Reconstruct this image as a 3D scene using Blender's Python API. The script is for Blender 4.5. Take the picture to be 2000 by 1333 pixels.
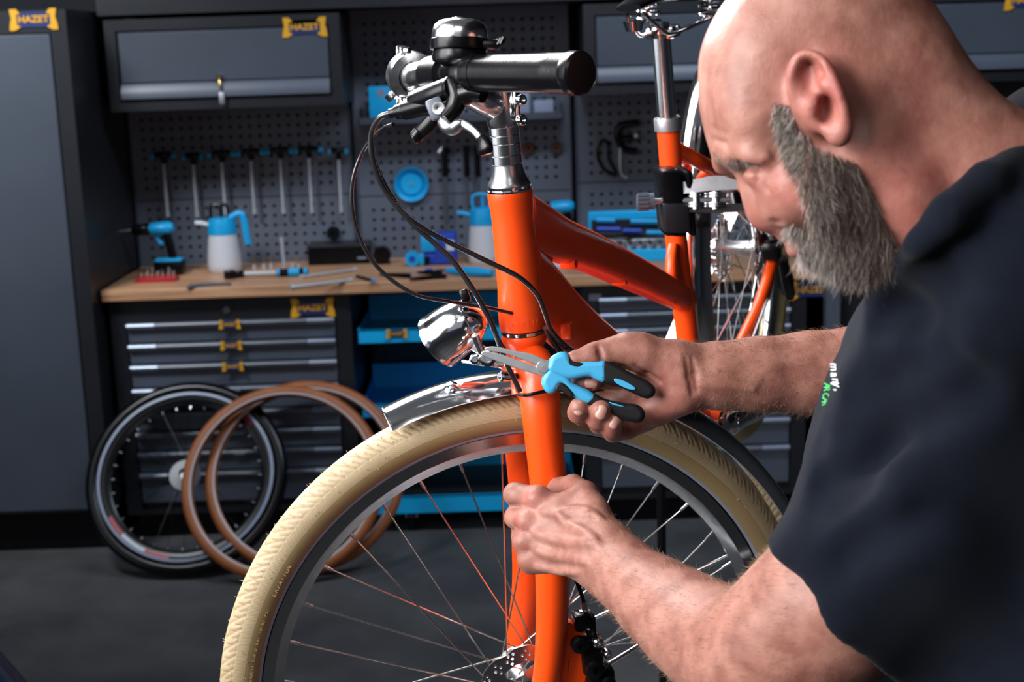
import bpy, bmesh, math, random
import numpy as np
from mathutils import Vector, Matrix
R=math.radians; PI=math.pi
rng=np.random.default_rng(7); random.seed(7)
SC=bpy.context.scene; COL=SC.collection
for o in list(bpy.data.objects): bpy.data.objects.remove(o)
# ------------------------------------------------------------ camera
F=50/36*2000; CH=1.75; PITCH=R(11.6); ROLL=R(1.9)
FW=np.array([0,math.cos(PITCH),-math.sin(PITCH)])
_r=np.array([1.,0,0]); _u=np.cross(_r,FW)
RT=math.cos(ROLL)*_r-math.sin(ROLL)*_u; UP=math.cos(ROLL)*_u+math.sin(ROLL)*_r
O=np.array([0,0,CH])
cam=bpy.data.cameras.new('camera'); cam.lens=50; cam.sensor_width=36; cam.clip_start=.05
co=bpy.data.objects.new('camera',cam); COL.objects.link(co)
co.matrix_world=Matrix(((RT[0],UP[0],-FW[0],0),(RT[1],UP[1],-FW[1],0),(RT[2],UP[2],-FW[2],CH),(0,0,0,1)))
cam.dof.use_dof=True; cam.dof.focus_distance=1.53; cam.dof.aperture_fstop=8.5
SC.camera=co
def ray(px,py): return FW+RT*(px-1000)/F-UP*(py-666.5)/F
def at(px,py,d): return O+ray(px,py)*d                       # point seen at a pixel, d metres deep
def onY(px,py,Y): r=ray(px,py); return O+r*(Y/r[1])
def onZ(px,py,Z): r=ray(px,py); return O+r*((Z-CH)/r[2])
def onpl(px,py,p0,n): r=ray(px,py); return O+r*(np.dot(p0-O,n)/np.dot(r,n))
# ------------------------------------------------------------ light
w=bpy.data.worlds.new('world'); SC.world=w; w.use_nodes=True
w.node_tree.nodes['Background'].inputs[0].default_value=(.55,.7,1,1); w.node_tree.nodes['Background'].inputs[1].default_value=.022
def area(name,loc,tgt,sx,sy,power,col=(1,1,1),spread=180):
    l=bpy.data.lights.new(name,'AREA'); l.shape='RECTANGLE'; l.size=sx; l.size_y=sy; l.energy=power; l.color=col; l.spread=R(spread)
    o=bpy.data.objects.new(name,l); COL.objects.link(o); o.location=loc
    o.rotation_euler=(Vector(tgt)-Vector(loc)).to_track_quat('-Z','Y').to_euler(); return o
area('softbox_key',(-1.7,.75,2.35),(0.1,1.6,1.52),1.6,2.0,36,(1,.98,.97),85)
area('softbox_back',(-.75,2.9,2.75),(.35,1.3,1.4),1.3,1.0,58,(1,.98,.97),130)
area('softbox_front',(-.2,-.6,3.0),(.25,1.4,1.25),.9,.9,2.5,(1,.97,.95),90)
area('head_fill',(-1.15,.05,2.35),(.25,1.1,1.70),.7,.7,3.8,(1,.97,.96),60)  # added light to brighten the head, no known softbox here
area('rear_fill',(-.9,-2.0,2.3),(-.2,1.5,1.3),2.4,1.6,3.2,(.9,.95,1))  # unseen light added behind the camera, fill and reflection for the chrome
area('ceiling_fill',(-1.0,1.6,3.5),(-1.0,1.6,0),3.4,3.4,3.2,(.85,.92,1))  # added overhead, large and dim, so chrome mirrors grey; no known fixture
area('side_fill',(-3.6,1.5,1.9),(0,1.5,1.6),3.2,2.4,26,(.85,.92,1))  # unseen broad light added on the left for the chrome to reflect
area('locker_fill',(-2.0,3.5,3.1),(-1.85,4.93,1.55),.6,.4,13,(.9,.95,1),75)  # invented light that brightens the locker door
area('ceiling_wash',(.6,3.7,3.2),(.45,5.6,.9),2.0,.4,36,(.72,.84,1),150)
SC.view_settings.view_transform='Standard'; SC.view_settings.look='None'; SC.view_settings.exposure=0; SC.view_settings.gamma=1; SC.view_settings.use_curve_mapping=False
SC.cycles.max_bounces=8
# ------------------------------------------------------------ materials
def mat(name,col,rough=.5,metal=0,**k):
    m=bpy.data.materials.new(name); m.use_nodes=True; nt=m.node_tree; b=nt.nodes['Principled BSDF']
    b.inputs['Base Color'].default_value=(*col,1); b.inputs['Roughness'].default_value=rough; b.inputs['Metallic'].default_value=metal
    for kk,v in (('spec','Specular IOR Level'),('coat','Coat Weight'),('coatr','Coat Roughness'),('trans','Transmission Weight'),('sss','Subsurface Weight'),('sheen','Sheen Weight')):
        if kk in k: b.inputs[v].default_value=k[kk]
    if 'emit' in k: b.inputs['Emission Color'].default_value=(*k.get('ecol',col),1); b.inputs['Emission Strength'].default_value=k['emit']
    if 'sss' in k: b.inputs['Subsurface Radius'].default_value=(1,.35,.2); b.inputs['Subsurface Scale'].default_value=.006
    if 'alpha' in k: b.inputs['Alpha'].default_value=k['alpha']
    N=nt.nodes; L=nt.links
    if k.get('var'):       # colour and roughness variation from object-space noise
        tc=N.new('ShaderNodeTexCoord'); no=N.new('ShaderNodeTexNoise'); no.inputs['Scale'].default_value=k.get('vs',8); no.inputs['Detail'].default_value=6
        L.new(tc.outputs['Object'],no.inputs['Vector'])
        mp=N.new('ShaderNodeMapRange'); mp.inputs['From Min'].default_value=.3; mp.inputs['From Max'].default_value=.7; mp.inputs['To Min'].default_value=1-k['var']; mp.inputs['To Max'].default_value=1+k['var']
        L.new(no.outputs[0],mp.inputs[0])
        vm=N.new('ShaderNodeVectorMath'); vm.operation='SCALE'; vm.inputs[0].default_value=col; L.new(mp.outputs[0],vm.inputs['Scale']); L.new(vm.outputs[0],b.inputs['Base Color'])
    if k.get('bump'):
        tc=N.new('ShaderNodeTexCoord'); no=N.new('ShaderNodeTexNoise'); no.inputs['Scale'].default_value=k.get('bs',300); no.inputs['Detail'].default_value=3
        L.new(tc.outputs['Object'],no.inputs['Vector']); bp=N.new('ShaderNodeBump'); bp.inputs['Strength'].default_value=k['bump']; bp.inputs['Distance'].default_value=k.get('bd',.0005)
        L.new(no.outputs[0],bp.inputs['Height']); L.new(bp.outputs[0],b.inputs['Normal'])
    return m
M={}
M['steel_grey']=mat('steel_grey',(.055,.066,.088),.45,var=.1,vs=3)
M['drawer']=mat('drawer_grey',(.075,.088,.118),.42,var=.1,vs=3)
M['pegboard']=mat('pegboard_grey',(.105,.12,.155),.5,var=.08,vs=4)
M['frame_black']=mat('frame_black',(.012,.013,.017),.4,var=.15,vs=5)
M['handle_grey']=mat('handle_grey',(.11,.125,.16),.38,var=.08)
M['handle_light']=mat('handle_light',(.26,.3,.38),.35,.3,var=.05)
M['wall']=mat('wall_dark',(.012,.014,.02),.8,var=.2,vs=2)
M['black']=mat('black_plastic',(.003,.003,.004),.24,spec=.25,var=.2,vs=20)
M['rubber']=mat('black_rubber',(.003,.003,.004),.24,spec=.25,var=.2,vs=30,bump=.3)
M['blue']=mat('blue_plastic',(.004,.36,.72),.35,var=.06,vs=15)
M['blue_tray']=mat('blue_tray_paint',(.004,.44,.85),.4,var=.06,vs=5)
M['royal']=mat('royal_blue_plastic',(.01,.055,.42),.35,var=.1,vs=15)
M['chrome']=mat('polished_chrome',(.86,.87,.9),.11,1,var=.03,vs=30)
M['satin_chrome']=mat('satin_chrome',(.9,.91,.93),.2,1,var=.02)
M['alu']=mat('brushed_aluminium',(.62,.63,.66),.28,1,var=.08,vs=60)
M['satin']=mat('satin_alloy',(.55,.56,.6),.4,.9,var=.08,vs=60)
M['bright']=mat('bright_steel',(.5,.52,.56),.35,.3,var=.05)
M['white']=mat('white_plastic',(.62,.64,.68),.45,sss=.2,var=.04)
M['yellow']=mat('logo_yellow',(.75,.36,.01),.5,var=.05)
M['dark_tube']=mat('dark_blue_tube',(.006,.012,.03),.35,.4)
M['navy']=mat('logo_navy',(.01,.025,.12),.5,var=.05)
M['orange']=mat('orange_satin_paint',(.86,.070,.004),.33,var=.03,vs=6,coat=.15,coatr=.35)
M['tan']=mat('tan_sidewall_rubber',(.32,.095,.025),.5,var=.1,vs=12,bump=.3)
M['reflect']=mat('reflective_strip',(.5,.42,.42),.4,var=.05)
M['greystrip']=mat('grey_reflective_strip',(.27,.31,.42),.4,var=.06)
M['red']=mat('red_plastic',(.4,.015,.02),.4,var=.1)
M['brass']=mat('brass',(.6,.4,.12),.3,1,var=.1)
def nodemat(name,fn,rough=.5):
    m=bpy.data.materials.new(name); m.use_nodes=True; nt=m.node_tree; b=nt.nodes['Principled BSDF']; b.inputs['Roughness'].default_value=rough
    fn(nt,b); return m
def wood(nt,b):
    N=nt.nodes;L=nt.links; tc=N.new('ShaderNodeTexCoord'); mp=N.new('ShaderNodeMapping'); mp.inputs['Scale'].default_value=(1.2,14,40); L.new(tc.outputs['Object'],mp.inputs[0])
    no=N.new('ShaderNodeTexNoise'); no.inputs['Scale'].default_value=3; no.inputs['Detail'].default_value=8; L.new(mp.outputs[0],no.inputs[0])
    cr=N.new('ShaderNodeValToRGB'); cr.color_ramp.elements[0].color=(.36,.165,.08,1); cr.color_ramp.elements[0].position=.3; cr.color_ramp.elements[1].color=(.68,.38,.21,1); cr.color_ramp.elements[1].position=.7
    L.new(no.outputs[0],cr.inputs[0]); L.new(cr.outputs[0],b.inputs['Base Color'])
M['wood']=nodemat('beech_wood',wood,.4)
def conc(nt,b):
    N=nt.nodes;L=nt.links; tc=N.new('ShaderNodeTexCoord')
    no=N.new('ShaderNodeTexNoise'); no.inputs['Scale'].default_value=2.2; no.inputs['Detail'].default_value=12; no.inputs['Roughness'].default_value=.62; L.new(tc.outputs['Object'],no.inputs[0])
    cr=N.new('ShaderNodeValToRGB'); cr.color_ramp.elements[0].color=(.040,.041,.045,1); cr.color_ramp.elements[0].position=.32; cr.color_ramp.elements[1].color=(.105,.104,.105,1); cr.color_ramp.elements[1].position=.72
    L.new(no.outputs[0],cr.inputs[0]); L.new(cr.outputs[0],b.inputs['Base Color'])
    bp=N.new('ShaderNodeBump'); bp.inputs['Strength'].default_value=.3; bp.inputs['Distance'].default_value=.004; L.new(no.outputs[0],bp.inputs['Height']); L.new(bp.outputs[0],b.inputs['Normal'])
M['concrete']=nodemat('dark_concrete',conc,.65)
# ------------------------------------------------------------ mesh tools
def V(*a): return np.array(a,float)
def nrm(v): v=np.asarray(v,float); return v/np.linalg.norm(v)
def basis(a,ref=None):
    a=nrm(a); r=V(0,0,1) if ref is None else np.asarray(ref,float)
    if abs(np.dot(a,nrm(r)))>.97: r=V(1,0,0)
    x=nrm(np.cross(r,a)); return x,np.cross(a,x),a       # x,y,a
def cr(pts,k=6,closed=False):                            # Catmull-Rom through rows (any columns)
    P=np.asarray(pts,float); n=len(P); out=[]
    for i in range(n if closed else n-1):
        p0,p1,p2,p3=(P[(i-1)%n],P[i],P[(i+1)%n],P[(i+2)%n]) if closed else (P[max(i-1,0)],P[i],P[i+1],P[min(i+2,n-1)])
        for t in np.arange(k)/k:
            out.append(.5*((2*p1)+(-p0+p2)*t+(2*p0-5*p1+4*p2-p3)*t*t+(-p0+3*p1-3*p2+p3)*t**3))
    if not closed: out.append(P[-1])
    return np.array(out)
class MB:
    def __init__(s): s.v=[];s.f=[];s.sm=[]
    def add(s,v,f,smooth=True):
        b=sum(len(x) for x in s.v); s.v.append(np.asarray(v,float).reshape(-1,3)); s.f+= [tuple(i+b for i in q) for q in f]; s.sm+=[smooth]*len(f); return s
    def box(s,c,sz,rot=None,bev=0):
        c=np.asarray(c,float); h=np.asarray(sz,float)/2
        if bev:
            bm=bmesh.new(); bmesh.ops.create_cube(bm,size=1)
            for v in bm.verts: v.co=Vector(np.array(v.co)*2*h)
            bmesh.ops.bevel(bm,geom=bm.edges[:]+bm.verts[:],offset=min(bev,h.min()*.9),segments=2,affect='EDGES',profile=.5)
            bm.verts.index_update(); v=np.array([tuple(x.co) for x in bm.verts]); f=[tuple(x.index for x in q.verts) for q in bm.faces]; bm.free()
        else:
            v=np.array([[x,y,z] for x in(-1,1) for y in(-1,1) for z in(-1,1)])*h
            f=[(0,1,3,2),(4,6,7,5),(0,4,5,1),(2,3,7,6),(0,2,6,4),(1,5,7,3)]
        if rot is not None: v=v@np.asarray(rot).T
        return s.add(v+c,f,False)
    def bb(s,lo,hi,bev=0): lo=np.asarray(lo,float);hi=np.asarray(hi,float); return s.box((lo+hi)/2,np.abs(hi-lo),None,bev)
    def tube(s,pts,r,n=14,closed=False,caps=True,ref=None,asp=1.,smooth=True,twist=0,sq=None):
        P=np.asarray(pts,float); m=len(P); r=np.broadcast_to(np.asarray(r,float),(m,)); asp=np.broadcast_to(np.asarray(asp,float),(m,))
        T=np.gradient(P,axis=0) if not closed else (np.roll(P,-1,0)-np.roll(P,1,0))
        T/=np.maximum(np.linalg.norm(T,axis=1,keepdims=True),1e-9)
        x,y,_=basis(T[0],ref); th=np.arange(n)*2*PI/n+twist; vs=[]
        c,sn=np.cos(th),np.sin(th)
        if sq: 
            e=2/sq; c=np.sign(c)*np.abs(c)**e; sn=np.sign(sn)*np.abs(sn)**e
        for i in range(m):
            if ref is not None: x,y,_=basis(T[i],ref)
            else: x=nrm(x-T[i]*np.dot(x,T[i])); y=np.cross(T[i],x)
            vs.append(P[i]+r[i]*(c[:,None]*x*asp[i]+sn[:,None]*y))
        f=[]
        for i in range(m if closed else m-1):
            a=i*n;b=((i+1)%m)*n
            f+=[(a+j,a+(j+1)%n,b+(j+1)%n,b+j) for j in range(n)]
        if caps and not closed: f+=[tuple(range(n-1,-1,-1)),tuple(range((m-1)*n,m*n))]
        return s.add(np.concatenate(vs),f,smooth)
    def cyl(s,a,b,r,n=20,r2=None,smooth=True): return s.lathe(a,np.asarray(b,float)-np.asarray(a,float),[(0,0),(r,0),(r if r2 is None else r2,np.linalg.norm(np.asarray(b,float)-np.asarray(a,float))),(0,np.linalg.norm(np.asarray(b,float)-np.asarray(a,float)))],n,smooth)
    def lathe(s,c,ax,prof,n=24,smooth=True,ref=None,seg=None):    # prof: (radius, height along axis)
        x,y,a=basis(ax,ref); c=np.asarray(c,float); cnt=n if seg is None else n+1; span=2*PI if seg is None else seg
        th=np.arange(cnt)*span/n; d=np.cos(th)[:,None]*x+np.sin(th)[:,None]*y
        v=np.concatenate([c+a*h+max(r,1e-5)*d for r,h in prof]); f=[]
        for i in range(len(prof)-1):
            for j in range(n): k=(j+1)%cnt; f.append((i*cnt+j,i*cnt+k,(i+1)*cnt+k,(i+1)*cnt+j))
        return s.add(v,f,smooth)
    def ring(s,c,ax,R0,prof,n=96,smooth=True,a0=0,a1=None):   # prof: closed loop of (radial,axial) about radius R0
        x,y,a=basis(ax); c=np.asarray(c,float); full=a1 is None; cnt=n if full else n+1
        th=np.arange(cnt)*((2*PI if full else a1-a0)/n)+a0; p=len(prof)
        v=np.array([c+(R0+pr)*(math.cos(t)*x+math.sin(t)*y)+a*pa for t in th for pr,pa in prof]); f=[]
        for i in range(n):
            b=((i+1)%cnt)*p; f+=[(i*p+j,b+j,b+(j+1)%p,i*p+(j+1)%p) for j in range(p)]
        if not full: f+=[tuple(range(p-1,-1,-1)),tuple(range(n*p,(n+1)*p))]
        return s.add(v,f,smooth)
    def build(s,name,m,parent=None,**k):
        v=np.concatenate(s.v)
        root=parent
        while root is not None and root.parent: root=root.parent
        if root is not None: v=v-np.array(root.location)
        me=bpy.data.meshes.new(name); me.from_pydata(v.tolist(),[],s.f); me.polygons.foreach_set('use_smooth',s.sm); 
        if k.get('recalc',True):
            bm=bmesh.new(); bm.from_mesh(me); bmesh.ops.recalc_face_normals(bm,faces=bm.faces); bm.to_mesh(me); bm.free()
        me.set_sharp_from_angle(angle=R(k.get('sharp',38)))
        me.update(); return link(name,me,m,parent,**k)
def link(name,me,m,parent=None,**k):
    o=bpy.data.objects.new(name,me); COL.objects.link(o)
    if m is not None:
        me.materials.clear(); me.materials.append(M[m] if isinstance(m,str) else m)
    if parent is not None: o.parent=parent
    for kk in('label','category','group','kind'):
        if k.get(kk): o[kk]=k[kk]
    if k.get('bev'):
        b=o.modifiers.new('b','BEVEL'); b.width=k['bev']; b.segments=2; b.limit_method='ANGLE'
    return o
def thing(name,loc,label,cat,group=None):
    o=bpy.data.objects.new(name,None); COL.objects.link(o); o.location=loc; o.empty_display_size=.05; o['label']=label; o['category']=cat
    if group: o['group']=group
    return o
def single(mb,name,m,label,cat,loc=None,group=None,**k):      # a thing that is one mesh, origin at its base
    v=np.concatenate(mb.v); c=V(*( (v.min(0)+v.max(0))/2 )); c[2]=v[:,2].min()
    mb.v=[v-c]; o=mb.build(name,m,None,label=label,category=cat,group=group,**k); o.location=c; return o
def struct(mb,name,m,**k): return mb.build(name,m,None,kind='structure',**k)
def copy_tree(o,loc,label=None,parent=None):
    c=o.copy(); COL.objects.link(c)
    if parent is None: c.location=loc
    else: c.parent=parent
    if label: c['label']=label
    for ch in [x for x in bpy.data.objects if x.parent==o]: copy_tree(ch,None,None,c)
    return c
def poly2d(name,outer,holes,th,mtx,m,parent=None,bevel=0,**k):   # flat plate with real holes; outer/holes in local xy, mtx columns x,y,n + origin
    cu=bpy.data.curves.new('c','CURVE'); cu.dimensions='2D'; cu.fill_mode='BOTH'; cu.extrude=th/2; cu.bevel_depth=bevel
    for loop in [outer]+list(holes):
        sp=cu.splines.new('POLY'); sp.points.add(len(loop)-1); sp.use_cyclic_u=True
        sp.points.foreach_set('co',np.array([[p[0],p[1],0,1] for p in loop]).ravel())
    cu.offset=k.get('offset',0); cu.bevel_resolution=4
    t=bpy.data.objects.new('t',cu); me=bpy.data.meshes.new_from_object(t); bpy.data.objects.remove(t); bpy.data.curves.remove(cu)
    x,y,n_,o_=mtx; v=np.zeros(len(me.vertices)*3); me.vertices.foreach_get('co',v); v=v.reshape(-1,3)
    v=v[:,:1]*x+v[:,1:2]*y+v[:,2:]*n_+o_
    root=parent
    while root is not None and root.parent: root=root.parent
    if root is not None: v=v-np.array(root.location)
    me.vertices.foreach_set('co',v.ravel()); me.update(); me.name=name
    return link(name,me,m,parent,**k)
def text3d(name,body,size,mtx,m,parent=None,depth=.0006,bold=0,shear=0,align='CENTER',sx=1,**k):
    cu=bpy.data.curves.new('c','FONT'); cu.body=body; cu.size=size; cu.extrude=depth; cu.align_x=align; cu.align_y='CENTER'; cu.offset=bold; cu.shear=shear
    t=bpy.data.objects.new('t',cu); me=bpy.data.meshes.new_from_object(t); bpy.data.objects.remove(t)
    x,y,n_,o_=mtx; v=np.zeros(len(me.vertices)*3); me.vertices.foreach_get('co',v); v=v.reshape(-1,3)
    v=v[:,:1]*x*sx+v[:,1:2]*y+v[:,2:]*n_+o_
    root=parent
    while root is not None and root.parent: root=root.parent
    if root is not None: v=v-np.array(root.location)
    me.vertices.foreach_set('co',v.ravel()); me.update(); me.name=name
    return link(name,me,m,parent,**k)
XW=V(1,0,0);YW=V(0,1,0);ZW=V(0,0,1)
def emblem(parent,c,w):       # navy plate between two yellow brackets, yellow lettering; faces -Y; a part with sub-parts
    h=w*.36; c=np.asarray(c,float)
    pl=MB().bb(c+V(-w*.36,-.002,-h*.45),c+V(w*.36,.004,h*.45)).build('emblem',M['navy'],parent)
    for s in(-1,1):
        o=[(s*.40,-.62),(s*.52,-.62),(s*.50,-.2),(s*.47,.1),(s*.50,.62),(s*.36,.62),(s*.28,.36),(s*.36,.30),(s*.36,-.30),(s*.28,-.42)]
        poly2d('emblem_bracket',[(a*w,b*h) for a,b in o],[],.003,(XW,ZW,YW,c+V(0,-.003,0)),'yellow',pl)
    text3d('emblem_lettering','HAZET',w*.2,(XW,ZW,-YW,c+V(0,-.0035,0)),'yellow',pl,bold=w*.006,sx=1.05)
    return pl
# ============================================================ the room
YB=5.60; YC=5.22; YF=5.02; YT=4.93        # pegboard face, wall-cabinet fronts, bench front, tall cabinet front
m=MB(); m.add([(-4,-2.2,0),(4.2,-2.2,0),(4.2,6.1,0),(-4,6.1,0),(-4,-2.2,-.1),(4.2,-2.2,-.1),(4.2,6.1,-.1),(-4,6.1,-.1)],[(0,1,2,3),(4,7,6,5),(0,4,5,1),(1,5,6,2),(2,6,7,3),(3,7,4,0)],False)
struct(m,'floor','concrete')
struct(MB().bb((-4,5.75,0),(4.2,5.9,3.6)),'wall_back','wall')
struct(MB().bb((-4.1,-2.2,0),(-4,5.9,3.6)),'wall_left','wall')
struct(MB().bb((4.2,-2.2,0),(4.3,5.9,3.6)),'wall_right','wall')
struct(MB().bb((-4.1,-2.2,3.6),(4.3,5.9,3.7)),'ceiling','wall')
def X(px,py,Y): return onY(px,py,Y)[0]
def Z(px,py,Y): return onY(px,py,Y)[2]
# ---- tall locker on the left
xr=X(153,300,YT); zt=Z(60,20,YT); zp=Z(60,1003,YT)
t=thing('tall_locker',(xr-.5,YT+.3,0),'tall dark grey steel locker at the left edge, beside the workbench','locker')
MB().bb((xr-1.1,YT+.02,zp),(xr,YB+.1,zt)).bb((xr-1.1,YT,zp),(xr,YT+.02,zp+.045)).bb((xr-1.1,YT,zt-.075),(xr,YT+.02,zt)).bb((xr-.055,YT,zp+.045),(xr,YT+.02,zt-.075)).build('locker_body','frame_black',t)
MB().bb((xr-1.1,YT+.06,0),(xr-.02,YB,zp)).build('plinth','black',t)
MB().bb((xr-1.1,YT-.004,zp+.008),(xr-.06,YT+.018,zt-.08)).build('locker_door','steel_grey',t,bev=.003)
emblem(t,(X(66,38,YT),YT-.002,Z(66,38,YT)),.083*1.9)
# ---- pegboards: real perforated panels
def peg(px0,py0,px1,py1,label,seam=None):
    x0=max(X(px0,(py0+py1)/2,YB),xr+.012); x1=X(px1,(py0+py1)/2,YB); z1=Z((px0+px1)/2,py0,YB); z0=Z((px0+px1)/2,py1,YB)
    t=thing('pegboard',((x0+x1)/2,YB,z0),label,'pegboard')
    MB().bb((x0+.01,YB+.02,z0+.01),(x1-.01,YB+.06,z1-.01)).build('backing','wall',t)
    parts=[(z0,z1)] if seam is None else [(z0,seam-.002),(seam+.002,z1)]
    for a,b in parts:
        holes=[]; W=x1-x0-.08; Hh=b-a-.07; nx=int(W/.038); nz=int(Hh/.038)
        for i in range(nx+1):
            for j in range(nz+1):
                cx=(x0+x1)/2+(i-nx/2)*.038; cz=(a+b)/2+(j-nz/2)*.038
                holes.append([(cx-.006,cz-.006),(cx+.006,cz-.006),(cx+.006,cz+.006),(cx-.006,cz+.006)])
        poly2d('perforated_panel',[(x0,a),(x1,a),(x1,b),(x0,b)],holes,.003,(XW,ZW,YW,V(0,YB,0)),'pegboard',t)
    MB().bb((x0-.006,YB-.012,z0),(x0,YB+.02,z1)).build('panel_edge','steel_grey',t); MB().bb((x1,YB-.012,z0),(x1+.006,YB+.02,z1)).build('panel_edge','steel_grey',t)
    return x0,x1,z0,z1
s1=Z(500,385,YB)
peg(262,205,688,515,'perforated grey panel on which the T-handle keys hang, above the bench end',s1)
peg(694,14,1112,506,'widest perforated panel, behind the handlebar, with the blue bowl on it',Z(900,378,YB))
peg(1128,160,1560,490,'perforated panel behind the seat post and the open socket case',Z(1300,352,YB))
# ---- wall cabinets
def wcab(px0,py0,px1,py1,label,logo=None,key=None,slant=True):
    cx=(px0+px1)/2
    x0=X(px0,(py0+py1)/2,YC); x1=X(px1,(py0+py1)/2,YC); z1=Z(cx,py0,YC); z0=Z(cx,py1,YC)
    t=thing('wall_cabinet',((x0+x1)/2,(YC+YB)/2,z0),label,'cabinet')
    m=MB().bb((x0,YC+.03,z0),(x1,YB+.1,z1)); fr=.04
    m.bb((x0,YC,z0),(x0+fr,YC+.03,z1)).bb((x1-fr,YC,z0),(x1,YC+.03,z1)).bb((x0+fr,YC,z1-fr),(x1-fr,YC+.03,z1)).bb((x0+fr,YC,z0),(x1-fr,YC+.03,z0+.034))
    m.build('cabinet_body','frame_black',t)
    zb=z0+.10
    MB().bb((x0+fr+.006,YC+.004,zb),(x1-fr-.006,YC+.022,z1-fr-.006)).build('flap_door','steel_grey',t,bev=.003)
    g=MB(); g.add([(x0+fr+.006,YC+.004,zb-.003),(x1-fr-.006,YC+.004,zb-.003),(x1-fr-.006,YC-.014,zb-.03),(x0+fr+.006,YC-.014,zb-.03),(x0+fr+.006,YC-.014,zb-.056),(x1-fr-.006,YC-.014,zb-.056),(x0+fr+.006,YC+.022,zb-.056),(x1-fr-.006,YC+.022,zb-.056),(x0+fr+.006,YC+.022,zb-.003),(x1-fr-.006,YC+.022,zb-.003)],
      [(0,3,2,1),(3,4,5,2),(4,6,7,5),(6,8,9,7),(8,0,1,9),(0,8,6,4,3),(1,2,5,7,9)],False); g.build('grip_strip','drawer',t)
    if logo: emblem(t,(X(*logo,YC),YC+.002,Z(*logo,YC)),.155)
    if key:
        k=onY(*key,YC); lk=MB().cyl(k+V(0,.01,0),k+V(0,-.008,0),.011,16).build('lock','chrome',t)
        kt=onY(key[0]+4,key[1]+36,YC-.02)
        MB().tube(cr([k+V(0,-.012,0),k+V(.004,-.022,-.03),kt+V(0,0,.02)],4),.0035,8).box(k+V(0,-.015,0),(.004,.02,.016)).build('key','brass',t)
        MB().box(kt+V(0,0,-.012),(.019,.005,.042),None,.002).build('key_tag','satin',t)
    return x0,x1,z0,z1
wcab(208,32,667,212,'wall cabinet with a key hanging in its lock, beside the tall locker',(595,53),(429,150))
wcab(1140,0,1640,178,'wall cabinet behind the seat post and the man\'s forehead')
wcab(1672,-20,2150,160,'wall cabinet at the top right, beyond the back of the man\'s head',(2005,0))
# rails around the wall cabinets
z=Z(900,2,YC)
struct(MB().bb((xr+.02,YC+.02,Z(400,24,YC)+.0),(X(2000,0,YC)+.6,YB+.12,Z(400,24,YC)+.5)),'trim_1','frame_black')
# ---- worktop
zt_=Z(640,553,YF); th=.042
def topZ(): return zt_
x0=max(X(198,575,YF),xr+.004); x1=X(2000,530,YF)+.3
top=MB().bb((x0,YF-.01,zt_-th),(x1,YB-.005,zt_)).build('worktop','wood',None,bev=.004)
top.location=(0,0,0); top['label']='long beech worktop across the drawer cabinets and trolley'; top['category']='worktop'
# ---- drawer cabinets
YD=YF+.03
def drawercab(px0,px1,py0,ys,pybot,label,logo=None,lock=None,emb=0,tips=True,lastfull=True,white=None):
    """ys: pixel rows of the handle lips (top of each drawer)"""
    cx=(px0+px1)/2; x0=max(X(px0,700,YD),xr+.004); x1=X(px1,700,YD); z1=zt_-th-.001; zb=.10
    t=thing('drawer_cabinet',((x0+x1)/2,YD+.25,0),label,'cabinet')
    fr=.055
    m=MB().bb((x0,YD+.024,zb),(x1,YB-.02,z1)); m.bb((x0,YD,zb),(x0+fr,YD+.024,z1)).bb((x1-fr,YD,zb),(x1,YD+.024,z1))
    zs=[Z(cx,y,YD) for y in ys]
    m.bb((x0+fr,YD,zs[0]+.012),(x1-fr,YD+.024,z1)).bb((x0+fr,YD,zb),(x1-fr,YD+.024,zs[-1]-.006 if False else zb+.02))
    m.build('cabinet_body','frame_black',t)
    MB().bb((x0+.03,YD+.05,0),(x1-.03,YB-.05,zb)).build('plinth','black',t)
    for i,zz in enumerate(zs):
        z_next=zs[i+1] if i+1<len(zs) else zb+.03
        d=MB().bb((x0+fr+.005,YD+.002,z_next+.016),(x1-fr-.005,YD+.026,zz-.008)).build('drawer','drawer',t,bev=.002)
        hd=MB(); xx0,xx1=x0+fr+.005,x1-fr-.005
        prof=[(YD+.002,-.012),(YD-.014,-.008),(YD-.02,.004),(YD-.016,.010),(YD+.002,.011)]
        for a,b,mm,nm in ((xx0,xx0+.1,'handle_light','latch'),(xx0+.102,xx1-.102,'handle_grey','handle'),(xx1-.1,xx1,'handle_light','latch')):
            g=MB(); v=[(a,p[0],zz+p[1]) for p in prof]+[(b,p[0],zz+p[1]) for p in prof]
            g.add(v,[(0,5,6,1),(1,6,7,2),(2,7,8,3),(3,8,9,4),(4,9,5,0),(0,1,2,3,4),(9,8,7,6,5)],False).build(nm,mm,d)
        if i<emb:
            w=.068; c=V((x0+x1)/2+.0,YD-.021,zz+.001)
            e=MB().bb(c+V(-w*.36,-.001,-.008),c+V(w*.36,.002,.008)).build('emblem','navy',d)
            # bracket ends and lettering joined in one small plate
        elif emb and i<emb+4:
            MB().bb(((x0+x1)/2-.02,YD-.0215,zz-.004),((x0+x1)/2+.02,YD-.019,zz+.005)).build('badge','handle_light',d)
    if logo: emblem(t,(X(*logo,YD),YD-.003,Z(*logo,YD)),.155)
    if lock:
        k=onY(*lock,YD); MB().cyl(k+V(0,.005,0),k+V(0,-.008,0),.013,16).build('lock','chrome',t)
    if white: 
        k=onY(*white,YD); MB().bb(k+V(-.022,-.002,-.012),k+V(.022,.002,.012)).build('nameplate','handle_light',t)
    for i,zz in enumerate(zs[:emb]):     # little logos on the first handles
        e=emblem(t,((x0+x1)/2,YD-.024,zz+.001),.075)
    return t
drawercab(222,690,600,[632,673,714,760,806,845,884,925],1040,'eight-drawer tool cabinet behind the leaning wheel and brown tyres',(611,601),(443,606),3)
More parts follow.
